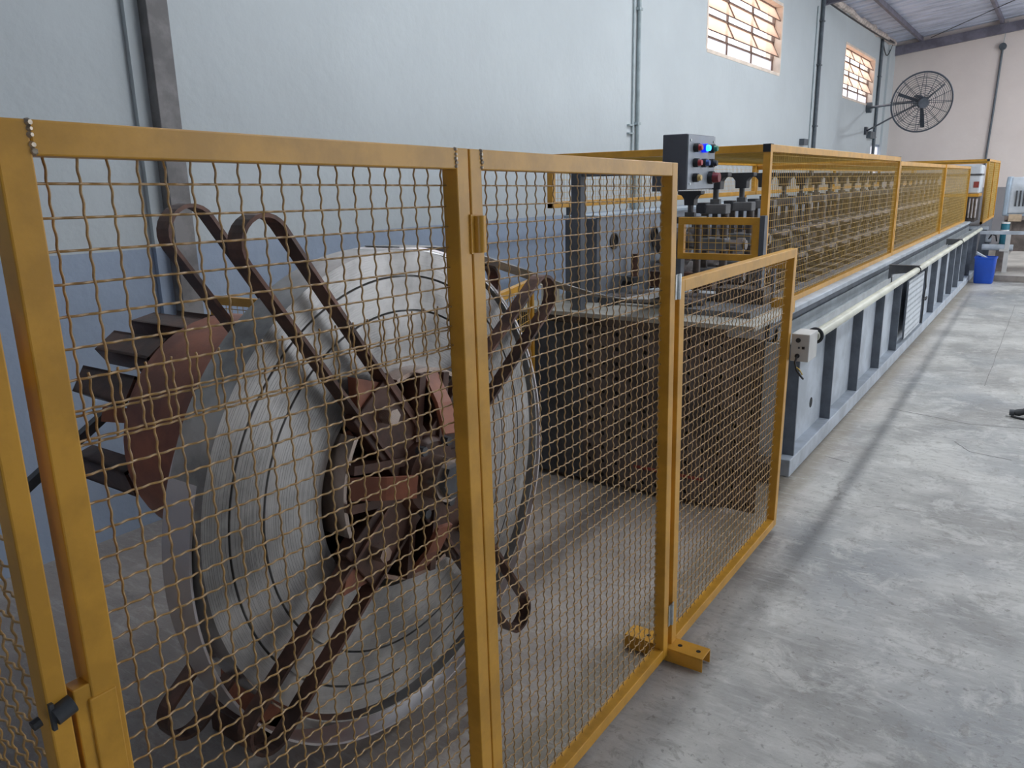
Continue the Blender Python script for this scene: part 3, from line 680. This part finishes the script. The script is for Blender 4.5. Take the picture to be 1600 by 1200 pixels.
MB().box(-1.34, -1.16, 4.39, 4.44, .985, 1.06).obj('yellow_stop', 'yellow_paint', rf); MB().box(-1.33, -1.215, 4.40, 4.43, 1.225, 1.285).obj('yellow_stop', 'yellow_paint', rf); MB().box(-1.29, -1.27, 4.40, 4.43, 1.06, 1.225).obj('stop_post', 'machine_dark', rf)
for xx in (-2.12, -1.62): MB().box(xx-.03, xx+.03, 4.0, 4.42, 1.011, 1.06).obj('guide_rail', 'dark_steel', rf)
for i in range(2): MB().cyl((-2.1, 4.1+i*.2, 1.05), (-1.55, 4.1+i*.2, 1.05), .028, 12).obj('entry_roller', 'roll_steel', rf, smooth=True)
MB().box(-1.62, -1.25, 3.95, 4.3, 1.011, 1.04).obj('guide_block', 'block_steel', rf)
MB().box(-1.55, -1.28, 4.25, 4.42, 1.011, 1.12).obj('guide_block', 'stand_steel', rf)

# small things on the table
t = thing('cream_spool', 'small cream plastic spool on the left corner of the entry table', 'spool', (-2.50, 4.02, 1.01))
MB().cyl((-2.50, 4.02, 1.01), (-2.50, 4.02, 1.11), .055, 20).obj('spool_core', 'cream_plastic', t, smooth=True); MB().cyl((-2.50, 4.02, 1.11), (-2.50, 4.02, 1.118), .062, 20).obj('spool_rim', 'cream_plastic', t, smooth=True)
t = thing('shackle', 'dark greasy steel shackle lying on the entry table beside the post', 'shackle', (-2.2, 4.2, 1.01))
MB().tube([(-2.25+.07*math.cos(k*PI/8), 4.22+.09*math.sin(k*PI/8), 1.035) for k in range(16)], .022, 8, closed=True).obj('shackle_ring', 'dark_steel', t, smooth=True)
MB().cyl((-2.20, 4.12, 1.03), (-2.06, 4.20, 1.03), .02, 8).obj('shackle_pin', 'rust_dark', t)

# ------------------------------------------------------------------ roll stands
STX_R, STX_L = -1.81, -2.36
def make_stand():
    t = thing('roll_stand', '', 'roll stand', (0, 0, 0))
    MB().box(-2.22, -1.56, -.13, .13, .93, .965).obj('base_plate', 'stand_steel', t)
    for sx in (STX_R,):
        for dx in (-.065, .065):
            MB().cyl((sx+dx, 0, .965), (sx+dx, 0, 1.50), .026, 12).obj('column', 'stand_steel', t, smooth=True)
        MB().box(sx-.09, sx+.09, -.055, .055, 1.07, 1.16).obj('bearing_block', 'block_steel', t, bevel=.006)
        MB().box(sx-.09, sx+.09, -.055, .055, 1.27, 1.35).obj('bearing_block', 'block_steel', t, bevel=.006)
        MB().box(sx-.085, sx+.085, -.045, .045, 1.50, 1.56).obj('yoke', 'block_steel', t, bevel=.006)
        MB().box(sx-.105, sx-.045, -.06, .03, 1.505, 1.57).obj('yoke_clamp', 'handle_black', t, bevel=.004)
        MB().cyl((sx, 0, 1.36), (sx, 0, 1.69), .018, 10).obj('screw', 'dark_steel', t, smooth=True)
        MB().cyl((sx, 0, 1.56), (sx, 0, 1.59), .034, 6).obj('lock_nut', 'dark_steel', t)
        h = MB(); h.prism([(sx-.038, 1.65), (sx+.038, 1.65), (sx+.040, 1.70), (sx+.058, 1.722), (sx+.085, 1.728), (sx+.085, 1.752), (sx-.085, 1.752), (sx-.085, 1.728), (sx-.058, 1.722), (sx-.040, 1.70)], 'y', -.035, .035)
        h.obj('handle', 'handle_black', t, bevel=.004)
    for z in (1.115, 1.31):
        MB().cyl((-2.225, 0, z), (-1.60, 0, z), .030, 14).obj('roll_shaft', 'roll_steel', t, smooth=True)
        MB().cyl((-1.655, 0, z), (-1.615, 0, z), .048, 6).obj('shaft_nut', 'roll_steel', t)
    lo = MB(); lo.lathe_x([(-2.19, .03), (-2.19, .085), (-2.12, .085), (-2.11, .06), (-2.05, .06), (-2.04, .085), (-1.96, .085), (-1.96, .03)], 0, 1.115, 24); lo.obj('forming_roll', 'roll_steel', t, smooth=True)
    up = MB(); up.lathe_x([(-2.18, .03), (-2.18, .075), (-2.11, .078), (-2.10, .10), (-2.06, .10), (-2.05, .078), (-1.98, .075), (-1.98, .03)], 0, 1.31, 24); up.obj('forming_roll', 'stand_steel', t, smooth=True)
    return t
stand = make_stand(); parts = list(stand.children)
ORD = ['first', 'second', 'third', 'fourth', 'fifth', 'sixth', 'seventh', 'eighth', 'ninth', 'tenth', 'eleventh', 'twelfth', 'thirteenth', 'fourteenth', 'fifteenth', 'sixteenth', 'seventeenth', 'eighteenth', 'nineteenth', 'twentieth', 'twenty-first', 'twenty-second']
for i in range(22):
    if i == 0: t = stand
    else:
        t = stand.copy(); C.objects.link(t)
        for ch in parts: link_copy(ch, t)
    t.location = (0, 4.895+.495*i, 0); t['group'] = 'roll stands along the forming line'
    t['label'] = '%s steel roll stand from the entry table, with black T handles' % ORD[i]
# pre-stand: lone screw press at the entry
t = thing('entry_press', 'low black T-handled hold-down screw just behind the small guard frame', 'press', (-1.815, 4.5, 1.01))
for dx in (-.05, .05): MB().cyl((-1.815+dx, 4.5, 1.01), (-1.815+dx, 4.5, 1.46), .022, 12).obj('column', 'stand_steel', t, smooth=True)
MB().box(-1.90, -1.73, 4.45, 4.55, 1.46, 1.50).obj('yoke', 'dark_steel', t, bevel=.004); MB().cyl((-1.815, 4.5, 1.50), (-1.815, 4.5, 1.60), .017, 10).obj('screw', 'dark_steel', t)
MB().cyl((-1.815, 4.5, 1.50), (-1.815, 4.5, 1.525), .034, 6).obj('lock_nut', 'dark_steel', t)
sx = -1.815; MB().prism([(sx-.03, 1.565), (sx+.03, 1.565), (sx+.032, 1.60), (sx+.048, 1.622), (sx+.072, 1.628), (sx+.072, 1.648), (sx-.072, 1.648), (sx-.072, 1.628), (sx-.048, 1.622), (sx-.032, 1.60)], 'y', 4.47, 4.53).obj('handle', 'handle_black', t, bevel=.003)
MB().box(-2.05, -1.65, 4.46, 4.54, 1.08, 1.17).obj('bearing_block', 'rust_dark', t)

# ------------------------------------------------------------------ control station
cs = thing('control_station', 'grey push-button control box with a lit blue lamp on an arm and post', 'control box', (-2.2, 3.83, 1.01))
MB().box(-2.225, -2.165, 3.80, 3.86, 1.01, 1.775).obj('post', 'machine_dark', cs, bevel=.004)
MB().box(-2.165, -1.60, 3.81, 3.85, 1.738, 1.768).obj('arm', 'machine_dark', cs, bevel=.003)
bxo = MB().box(-1.692, -1.562, 3.80, 4.17, 1.66, 1.93).obj('box_body', 'box_side', cs, bevel=.004)
MB().box(-1.562, -1.556, 3.803, 4.167, 1.665, 1.926).obj('box_door', 'box_front', bxo)
MB().box(-1.74, -1.60, 3.79, 3.80, 1.655, 1.735).obj('arm_plate', 'machine_dark', cs)
bt = [[('button_red', 0), ('lamp_blue', 1), ('button_green', 0)], [('button_red', 0), ('button_blue', 0), ('handle_black', 0)], [('button_yellow', 0), None, ('button_stop', 2)]]
for r_, row in enumerate(bt):
    for c_, b_ in enumerate(row):
        if not b_: continue
        yy = 3.885+.107*c_; zz = 1.865-.073*r_; m, k = b_; rad = .019 if k < 2 else .03
        o = MB().cyl((-1.556, yy, zz), (-1.532, yy, zz), rad+.003, 16).obj('button_collar', 'lamp_rim_blue' if k == 1 else 'black_plastic', cs, smooth=True)
        MB().cyl((-1.532, yy, zz), (-1.515 if k < 2 else -1.50, yy, zz), rad-.003, 16, rad-.006).obj('button_cap', m, o, smooth=True)
for yy, zz in ((3.83, 1.90), (4.14, 1.90), (3.83, 1.69), (4.14, 1.69)): MB().cyl((-1.556, yy, zz), (-1.552, yy, zz), .006, 8).obj('screw', 'zinc', cs)

# ------------------------------------------------------------------ small guard frame in front of the stands
gf = thing('entry_guard', 'small yellow framed mesh guard across the machine entry', 'guard', (-1.56, 4.3, 1.27))
MB().box(-1.80, -1.33, 4.285, 4.315, 1.465, 1.505).obj('rail', 'yellow_paint', gf, bevel=.002); MB().box(-1.80, -1.33, 4.285, 4.315, 1.27, 1.305).obj('rail', 'yellow_paint', gf, bevel=.002)
MB().box(-1.80, -1.765, 4.285, 4.315, 1.305, 1.465).obj('stile', 'yellow_paint', gf); MB().box(-1.372, -1.333, 4.285, 4.315, 1.305, 1.465).obj('stile', 'yellow_paint', gf)
m = MB()
for i in range(10): m.tube([(-1.74+i*.04, 4.30, 1.29), (-1.74+i*.04, 4.30, 1.48)], .0018, 4)
for j in range(4): m.tube([(-1.78, 4.30, 1.325+j*.04), (-1.35, 4.30, 1.325+j*.04)], .0018, 4)
m.obj('wire_mesh', 'cage_wire_paint', gf, kind='stuff')
MB().box(-1.332, -1.305, 4.28, 4.33, 1.01, 1.515).obj('mounting_post', 'machine_dark', gf)
MB().box(-1.805, -1.775, 4.28, 4.33, 1.01, 1.27).obj('mounting_post', 'machine_dark', gf)

# ------------------------------------------------------------------ cages over the line
CXR, CXL = -1.35, -2.79
def rail_box(t, name, *b, m='yellow_paint'): return MB().box(*b).obj(name, m, t, bevel=.002)
def wall_mesh_x(m, x, y0, y1, z0, z1, p=.04, r=.0014):
    y = y0+p/2
    while y < y1: m.tube([(x, y, z0), (x, y, z1)], r, 4, caps=False); y += p
    z = z0+p/2
    while z < z1: m.tube([(x+.003, y0, z), (x+.003, y1, z)], r, 4, caps=False); z += p
def roof_mesh(m, x0, x1, y0, y1, z, p=.04, r=.0014):
    y = y0+p/2
    while y < y1: m.tube([(x0, y, z), (x1, y, z)], r, 4, caps=False); y += p
    x = x0+p/2
    while x < x1: m.tube([(x, y0, z+.003), (x, y1, z+.003)], r, 4, caps=False); x += p
def wall_mesh_y(m, y, x0, x1, z0, z1, p=.04, r=.0014):
    x = x0+p/2
    while x < x1: m.tube([(x, y, z0), (x, y, z1)], r, 4, caps=False); x += p
    z = z0+p/2
    while z < z1: m.tube([(x0, y, z), (x1, y, z)], r, 4, caps=False); z += p
T = .04
def cage(label, y0, y1, zb, zt, posts, left=True, zl=1.55, xr=CXR, xl=CXL, lid=True, front=False, back=False):
    t = thing('guard_cage', label, 'cage', ((xr+xl)/2, y0, zb), 'mesh cages over the forming line')
    rail_box(t, 'rail', xr-T, xr, y0, y1, zt-T, zt); rail_box(t, 'rail', xr-T, xr, y0, y1, zb, zb+T)
    for p in posts: rail_box(t, 'post', xr-T+.001, xr+.001, p, p+T, zb, zt)
    rail_box(t, 'rail', xl, xr-T, y0, y0+T, zt-T, zt); rail_box(t, 'rail', xl, xr-T, y1-T, y1, zt-T, zt)
    rail_box(t, 'rail', xl, xl+T, y0, y1, zt-T, zt)
    rail_box(t, 'rail', xl, xl+T, y0, y1, zl, zl+T)
    for p in [y0]+posts[1:]: rail_box(t, 'post', xl-.001, xl+T-.001, p, p+T, zl, zt)
    m = MB(); wall_mesh_x(m, xr-T/2, y0+T, y1-T, zb+T, zt-T); wall_mesh_x(m, xl+T/2, y0+T, y1-T, zl+T, zt-T)
    if lid: roof_mesh(m, xl+T, xr-T, y0+T, y1-T, zt-T/2)
    if front: wall_mesh_y(m, y0+T/2, xl+T, xr-T, zb+T, zt-T)
    m.obj('wire_mesh', 'cage_wire_paint', t, kind='stuff', fix=False)
    for p in (y0, y1-T):
        MB().box(xr-T-.002, xr+.002, p-.002, p+T+.002, zt-.001, zt+.003).obj('end_cap', 'black_plastic', t); MB().box(xr-T-.002, xr-.0, p-.004, p, zt-T, zt+.003).obj('end_cap', 'black_plastic', t)
    return t
c1 = cage('near yellow mesh cage over the first roll stands, under the first window', 4.46, 8.64, .935, 1.89, [4.46, 8.60])
# legs carrying the left rails on the bed
MB().box(CXL, CXL+T, 8.3, 8.34, .93, 1.55).obj('leg', 'yellow_paint', c1); MB().box(CXL, CXL+T, 4.7, 4.74, .93, 1.55).obj('leg', 'machine_dark', c1)
c2 = cage('long middle yellow mesh cage with one bright post halfway', 8.66, 15.6, .935, 1.85, [8.66, 12.2, 15.56])
rail_box(c2, 'cross_rail', CXR-.001, CXR+.012, 12.2, 12.24, .935, 1.85)
MB().box(CXL, CXL+T, 12.2, 12.24, .93, 1.55).obj('leg', 'yellow_paint', c2)
c3 = cage('far yellow mesh cage at the end of the line, nearest the beige wall', 16.6, 19.4, .85, 1.98, [16.6, 18.0, 19.36], zl=1.55, xr=-1.16, xl=-2.6, front=False)
MB().box(-2.6, -1.18, 16.2, 19.5, 0, .84).obj('table', 'machine_dark', rf)
# cutting unit in the gap
cu = thing('cutting_unit', 'white cutting unit with a dark band in the gap between the cages', 'machine', (-1.8, 16.05, .93))
MB().box(-2.3, -1.22, 15.75, 16.4, .93, 1.35).obj('press_body', 'stand_steel', cu, bevel=.01); MB().box(-2.3, -1.20, 15.75, 16.4, 1.35, 1.40).obj('press_top', 'yellow_paint', cu, bevel=.004)
MB().box(-2.2, -1.20, 15.8, 16.35, 1.40, 1.88).obj('housing', 'hood_white', cu, bevel=.03); MB().box(-2.21, -1.195, 15.79, 16.36, 1.70, 1.73).obj('band', 'dark_steel', cu)
MB().box(-1.30, -1.22, 15.790, 15.796, 1.50, 1.60).obj('red_mark', 'red_paint', cu)
for i in range(3): MB().cyl((-1.33+i*.05, 15.72, 1.0), (-1.33+i*.05, 15.72, 1.32), .03, 10).obj('piston_rod', 'roll_steel', cu, smooth=True)

# ------------------------------------------------------------------ handrail pipe, brackets, sensor box
PA, PB = Vector((-.92, 3.90, .958)), Vector((-1.08, 15.4, .83))
def pipe_at(y): return PA.lerp(PB, (y-PA.y)/(PB.y-PA.y))
pv = thing('plastic_pipe', 'long cream plastic pipe running along the grey girder', 'pipe', (-1.0, 10, .81))
MB().cyl(PA, PB, .026, 18).obj('tube', 'pvc', pv, smooth=True)
for yy in (7.55, 11.65):
    q = pipe_at(yy); b = MB(); b.prism([(-1.19, q.z-.045), (q.x-.02, q.z-.02), (q.x+.02, q.z+.036), (-1.19, q.z+.036)], 'y', yy-.004, yy+.004); b.box(-1.19, q.x+.02, yy-.006, yy+.05, q.z+.034, q.z+.040); b.box(-1.19, -1.165, yy-.006, yy+.05, .775, q.z+.036); b.obj('bracket', 'dark_steel', pv)
    MB().tube([(q.x+.031*math.cos(k*PI/10), yy+.01, q.z+.031*math.sin(k*PI/10)) for k in range(20)], .005, 5, closed=True).obj('clamp_ring', 'black_plastic', pv)
q = pipe_at(3.93); MB().tube([(q.x+.033*math.cos(k*PI/10), 3.93, q.z+.033*math.sin(k*PI/10)) for k in range(20)], .009, 6, closed=True).obj('clamp_ring', 'black_plastic', pv)
wb = thing('sensor_box', 'pale grey electrical box on the low gate post at the end of the pipe', 'junction box', (-.93, 3.82, .85))
BA, BB = -.982, -.898
MB().box(BA, BB, 3.735, 3.885, .862, .995).obj('body', 'white_box', wb, bevel=.004)
for zz in (.965, .890): MB().cyl((BA+.033, 3.728, zz), (BA+.033, 3.737, zz), .011, 14).obj('grommet', 'black_plastic', wb)
MB().box(BA+.052, BA+.064, 3.731, 3.736, .924, .936).obj('mark', 'black_plastic', wb); MB().box(BA+.034, BA+.042, 3.732, 3.736, .925, .934).obj('mark', 'dark_steel', wb)
MB().tube([(BA+.033, 3.73, .890), (BA+.033, 3.70, .865), (BA+.045, 3.69, .83), (BA+.065, 3.70, .80), (BA+.07, 3.72, .785)], .005, 6).obj('cable', 'cable_black', wb, smooth=True)
MB().tube([(BA+.04, 3.695, .845), (BA+.06, 3.685, .835), (BA+.07, 3.70, .81)], .0035, 6).obj('cable', 'cable_yellow', wb, smooth=True)

# ------------------------------------------------------------------ blue bin
bn = thing('blue_bin', 'blue plastic bin on the floor at the end of the girder', 'bin', (-.92, 14.85, 0))
def rrect(cx, cy, hx, hy, r, n=5):
    o = []
    for sx, sy, a0 in ((1, 1, 0), (-1, 1, PI/2), (-1, -1, PI), (1, -1, 3*PI/2)):
        for k in range(n+1):
            a = a0+PI/2*k/n; o.append((cx+sx*(hx-r)+r*math.cos(a), cy+sy*(hy-r)+r*math.sin(a)))
    return o
m = MB(); rings = []
for hx, hy, z in ((.125, .125, 0), (.135, .135, .02), (.150, .150, .40), (.160, .160, .402), (.160, .160, .425), (.143, .143, .425), (.128, .128, .02)):
    rings.append([(x, y, z) for x, y in rrect(-.92, 14.85, hx, hy, .045)])
n = len(rings[0]); vs = [v for r_ in rings for v in r_]; fs = []
for i in range(len(rings)-1):
    for k in range(n): fs.append((i*n+k, i*n+(k+1) % n, (i+1)*n+(k+1) % n, (i+1)*n+k))
fs += [tuple(range(n))[::-1], tuple(range((len(rings)-1)*n, len(rings)*n))]
m.add(vs, fs); m.obj('bin_body', 'blue_plastic', bn, smooth=True)
MB().hexa([(-1.06, 14.80, .46), (-.90, 14.80, .40), (-.90, 14.92, .40), (-1.06, 14.92, .46), (-1.06, 14.80, .50), (-.90, 14.80, .405), (-.90, 14.92, .405), (-1.06, 14.92, .50)]).obj('chute', 'machine_grey', rf)

# ------------------------------------------------------------------ far platform and bench
pfm = MB().box(-.80, 2.2, 15.15, BY-.02, 0, .10).obj('concrete_step', 'plat_concrete'); tag(pfm, 'low pale concrete platform behind the blue bin', 'platform')
MB().box(-.80, 2.2, 15.13, 15.15, 0, .098).obj('step_face', 'kerb_concrete', pfm)
be = thing('work_bench', 'brown-grey work bench with steel legs under the white hood', 'bench', (-.4, 16.3, .10))
MB().box(-.80, .5, 16.0, 16.9, .95, 1.02).obj('bench_top', 'bench_wood', be, bevel=.004)
MB().box(-.80, .5, 16.15, 16.18, .42, .95).obj('apron', 'bench_wood', be)
for xx in (-.75, -.35, .4): MB().box(xx, xx+.07, 16.05, 16.12, .10, .95).obj('leg', 'bench_wood', be)
MB().box(-.74, -.55, 15.98, 16.0, .93, 1.05).obj('pale_block', 'pale_wood', be)
hd = thing('machine_hood', 'white louvred machine hood standing on the bench at the right edge', 'hood', (-.4, 16.45, 1.02))
h = MB(); h.prism([(16.05, 1.055), (16.9, 1.055), (16.9, 1.66), (16.22, 1.66), (16.08, 1.52)], 'x', -.78, .35); h.obj('hood_body', 'hood_white', hd, bevel=.03)
MB().prism([(16.03, 1.02), (16.92, 1.02), (16.92, 1.67), (16.20, 1.67), (16.05, 1.53)], 'x', -.84, -.77).obj('hood_end', 'hood_blue', hd, bevel=.02)
MB().box(-.78, .35, 16.05, 16.9, 1.02, 1.055).obj('hood_base', 'hood_blue', hd)
for i in range(9): MB().box(-.68+i*.055, -.655+i*.055, 16.045, 16.06, 1.18, 1.44).obj('louvre', 'dark_steel', hd)
cv = thing('outfeed_rail', 'grey steel outfeed rail crossing behind the blue bin', 'conveyor', (-.6, 15.6, .10))
MB().box(-1.10, .6, 15.55, 15.62, .735, .79).obj('rail', 'machine_grey', cv, bevel=.004); MB().cyl((-1.05, 15.6, .52), (-.6, 15.6, .52), .05, 14).obj('lower_tube', 'machine_grey', cv, smooth=True)
for xx in (-.72, .3): MB().box(xx, xx+.07, 15.55, 15.62, .10, .735).obj('leg', 'white_box', cv, bevel=.004)
MB().box(-.79, -.65, 15.53, 15.64, .46, .50).obj('leg_head', 'white_box', cv)
tb = thing('teal_canister', 'dark teal canister with a white lid beside the bench', 'canister', (-.76, 15.85, .10))
MB().cyl((-.76, 15.85, .56), (-.76, 15.85, .90), .065, 18).obj('canister_body', 'teal', tb, smooth=True); MB().cyl((-.76, 15.85, .90), (-.76, 15.85, .925), .068, 18).obj('lid', 'sticker_white', tb, smooth=True)
MB().cyl((-.76, 15.85, .78), (-.76, 15.85, .80), .067, 18).obj('band', 'sticker_white', tb, smooth=True)
MB().box(-.85, -.67, 15.76, 15.94, .10, .56).obj('stand', 'bench_wood', tb)
vl = thing('floor_motor', 'small grey motor with a cable on the platform left of the canister', 'motor', (-.98, 15.9, 0))
MB().cyl((-1.10, 15.9, .62), (-.94, 15.9, .62), .05, 14).obj('motor_body', 'machine_grey', vl, smooth=True); MB().tube([(-.98, 15.86, .64), (-.94, 15.82, .72), (-.88, 15.84, .70), (-.86, 15.86, .60)], .012, 6).obj('cable', 'cable_black', vl)
MB().box(-1.06, -.96, 15.85, 15.95, 0, .57).obj('pedestal', 'machine_dark', vl)
# end frame that carries the line's tail
ef = thing('support_trestle', 'dark steel frame leg leaning at the end of the girder', 'frame', (-1.1, 15.9, 0))
MB().hexa([(-1.16, 15.80, 0), (-1.06, 15.80, 0), (-1.06, 15.86, 0), (-1.16, 15.86, 0), (-1.10, 15.80, .80), (-1.02, 15.80, .80), (-1.02, 15.86, .80), (-1.10, 15.86, .80)]).obj('leg', 'machine_dark', ef); MB().box(-1.34, -1.0, 15.78, 15.88, .80, .85).obj('head', 'machine_grey', ef)

# ------------------------------------------------------------------ black handle tool at the right edge
tl = thing('floor_tool', 'black tool handle with a cable lying on the floor at the right edge', 'tool', (-.05, 6.5, 0))
MB().tube([(-.135, 6.50, .030), (-.105, 6.50, .032)], [.024, .024], 14).obj('end_cap', 'dark_steel', tl, smooth=True)
MB().tube([(-.105, 6.50, .032), (-.08, 6.505, .036), (-.05, 6.51, .045), (0.0, 6.52, .065), (.06, 6.53, .095), (.2, 6.55, .12)], [.020, .026, .023, .028, .026, .03], 14).obj('handle', 'rubber', tl, smooth=True)
MB().tube([(-.12, 6.48, .010), (-.06, 6.45, .008), (.06, 6.42, .008), (.25, 6.40, .008)], .008, 8).obj('cable', 'cable_black', tl, smooth=True)
MB().tube([(-.155, 6.49, .006), (-.12, 6.48, .010)], .005, 6).obj('cable_end', 'zinc', tl)

# ------------------------------------------------------------------ wall column, conduits, fan
cl = thing('wall_column', 'dark steel column standing against the wall behind the gate', 'column', (WX+.06, 2.37, 0))
MB().box(WX, WX+.10, 2.335, 2.45, 0, 4.72).obj('shaft', 'column_steel', cl, bevel=.004)
MB().box(WX, WX+.03, 2.265, 2.335, 0, 4.72).obj('side_strip', 'wall', cl)
MB().box(WX, WX+.13, 2.28, 2.50, .99, 1.03).obj('splice_plate', 'column_steel', cl)
def conduit(label, y, z0, z1, r, m, x=WX, clamps=(), extra=None):
    t = thing('conduit', label, 'conduit', (x+r, y, z0)); MB().cyl((x+r+.004, y, z0), (x+r+.004, y, z1), r, 10).obj('pipe', m, t, smooth=True)
    for z in clamps: MB().box(x, x+2*r+.006, y-r*1.8, y+r*1.8, z-.012, z+.012).obj('clamp', m, t)
    return t
c = conduit('pale grey conduit pair on the wall left of the control box', 7.80, 1.45, 4.7, .020, 'conduit_light', clamps=(2.3, 3.4)); MB().cyl((WX+.012, 7.70, 1.45), (WX+.012, 7.70, 4.7), .009, 8).obj('pipe', 'conduit_light', c, smooth=True)
MB().box(WX, WX+.03, 7.60, 7.70, 2.27, 2.285).obj('stub', 'conduit_light', c); MB().box(WX, WX+.03, 7.60, 7.70, 2.19, 2.205).obj('stub', 'conduit_light', c)
MB().box(WX, WX+.05, 7.73, 7.87, 1.42, 1.95).obj('outlet_box', 'conduit_light', c)
c = conduit('black conduit on the wall between the two high windows', 14.85, 1.45, 4.72, .032, 'conduit', clamps=(2.6, 3.6, 4.3)); MB().cyl((WX+.012, 14.62, 1.45), (WX+.012, 14.62, 4.5), .011, 8).obj('wire', 'conduit_light', c, smooth=True)
MB().box(WX, WX+.08, 14.05, 14.3, 2.26, 2.36).obj('junction_box', 'conduit', c)
c = conduit('black conduit on the wall just before the far corner beside the fan', 20.1, 1.45, 4.75, .034, 'conduit', clamps=(2.6, 3.9)); MB().box(WX, WX+.09, 19.4, 19.95, 2.56, 2.70).obj('switch_box', 'conduit', c)
c = thing('conduit', 'grey conduit on the beige end wall right of the fan', 'conduit', (-1.56, BY, 1.5))
MB().tube([(-1.61, BY-.03, 1.9), (-1.57, BY-.03, 3.2), (-1.54, BY-.03, 4.45)], .022, 8).obj('pipe', 'conduit', c, smooth=True); MB().cyl((-1.54, BY-.03, 4.5), (-1.50, BY-.03, 5.0), .007, 6).obj('wire', 'conduit_light', c)
MB().cyl((-1.54, BY, 4.48), (-1.54, BY-.09, 4.48), .075, 16).obj('junction_box', 'conduit', c, smooth=True)
# hanging cable under the eave and a stay wire
c = thing('hanging_cable', 'black cable sagging under the eave above the far window', 'cable', (WX+.1, 17, 4.4))
MB().tube([(WX+.06+.5*math.sin(PI*k/16), 15.0+.36*k, 4.62+.008*k-.42*math.sin(PI*k/16)*(1-.2*k/16)) for k in range(17)], .014, 6).obj('cable_run', 'cable_black', c, smooth=True)
MB().tube([(WX+.05, 20.0+.1*k, 4.7-.3*math.sin(PI*k/12)) for k in range(13)], .012, 6).obj('cable_run', 'cable_black', c, smooth=True)
MB().tube([(-1.0, 19.0, 5.05), (-2.9, 20.9, 4.72)], .008, 5).obj('stay_wire', 'cable_black', c)

FC = Vector((-2.40, 17.0, 3.045)); FR = .53
fan = thing('wall_fan', 'large round black wall fan with a wire guard near the far corner', 'fan', tuple(FC))
nrm = Vector((.42, -.86, -.22)).normalized(); uu = nrm.cross(Vector((0, 0, 1))).normalized(); vv = uu.cross(nrm)
def fp(r, a, d): return FC+uu*r*math.cos(a)+vv*r*math.sin(a)+nrm*d
def dome(r): return .10*(1-(r/FR)**2)
gm = MB()
for k in range(1, 15):
    r_ = FR*k/15; gm.tube([fp(r_, 2*PI*i/40, dome(r_)) for i in range(40)], .0042, 4, closed=True)
for i in range(16): gm.tube([fp(.06+(FR-.06)*k/6, 2*PI*i/16, dome(.06+(FR-.06)*k/6)) for k in range(7)], .0048, 4)
gm.obj('front_guard', 'fan_metal', fan, kind='stuff')
gm = MB()
for k in (4, 8, 12): r_ = FR*k/15; gm.tube([fp(r_, 2*PI*i/40, -.10-.04*(1-(r_/FR)**2)) for i in range(40)], .0042, 4, closed=True)
for i in range(8): gm.tube([fp(.10+(FR-.10)*k/4, 2*PI*i/8, -.10-.04*(1-((.1+(FR-.1)*k/4)/FR)**2)) for k in range(5)]+[fp(FR, 2*PI*i/8, 0)], .0048, 4)
gm.obj('rear_guard', 'fan_metal', fan, kind='stuff')
MB().tube([fp(FR, 2*PI*i/56, 0) for i in range(56)], .016, 8, closed=True).obj('rim', 'fan_metal', fan, smooth=True)
MB().tube([tuple(fp(0, 0, .115)), tuple(fp(0, 0, .06))], [.09, .10], 20).obj('hub_cap', 'fan_metal', fan, smooth=True)
MB().tube([tuple(fp(0, 0, .04)), tuple(fp(0, 0, -.26))], [.10, .10], 20).obj('motor', 'fan_metal', fan, smooth=True)
for q in (20, 140, 260):
    a0 = math.radians(q); m = MB(); L = [fp(.09, a0-.25, .02), fp(.28, a0-.10, .03), fp(.46, a0-.07, .03), fp(.46, a0+.05, -.05), fp(.28, a0+.08, -.05), fp(.09, a0+.28, -.02)]
    m.add(L+[p+nrm*.006 for p in L], [(0,1,2,3,4,5), (11,10,9,8,7,6)]+[(i, (i+1) % 6, 6+(i+1) % 6, 6+i) for i in range(6)]); m.obj('blade', 'fan_metal', fan)
mot = fp(0, 0, -.20); an = Vector((WX+.02, 19.3, 3.18))
MB().tube([tuple(mot), (WX+.06, 19.2, 3.18)], .024, 8).obj('bracket_arm', 'fan_metal', fan); MB().tube([tuple(fp(.05, -PI/2, -.2)), (WX+.04, 19.2, 2.70)], .018, 8).obj('bracket_strut', 'fan_metal', fan)
MB().cyl((WX, 19.2, 3.18), (WX+.10, 19.2, 3.18), .11, 16).obj('wall_mount', 'conduit', fan, smooth=True); MB().box(WX, WX+.05, 19.12, 19.28, 2.62, 2.78).obj('strut_plate', 'fan_metal', fan)
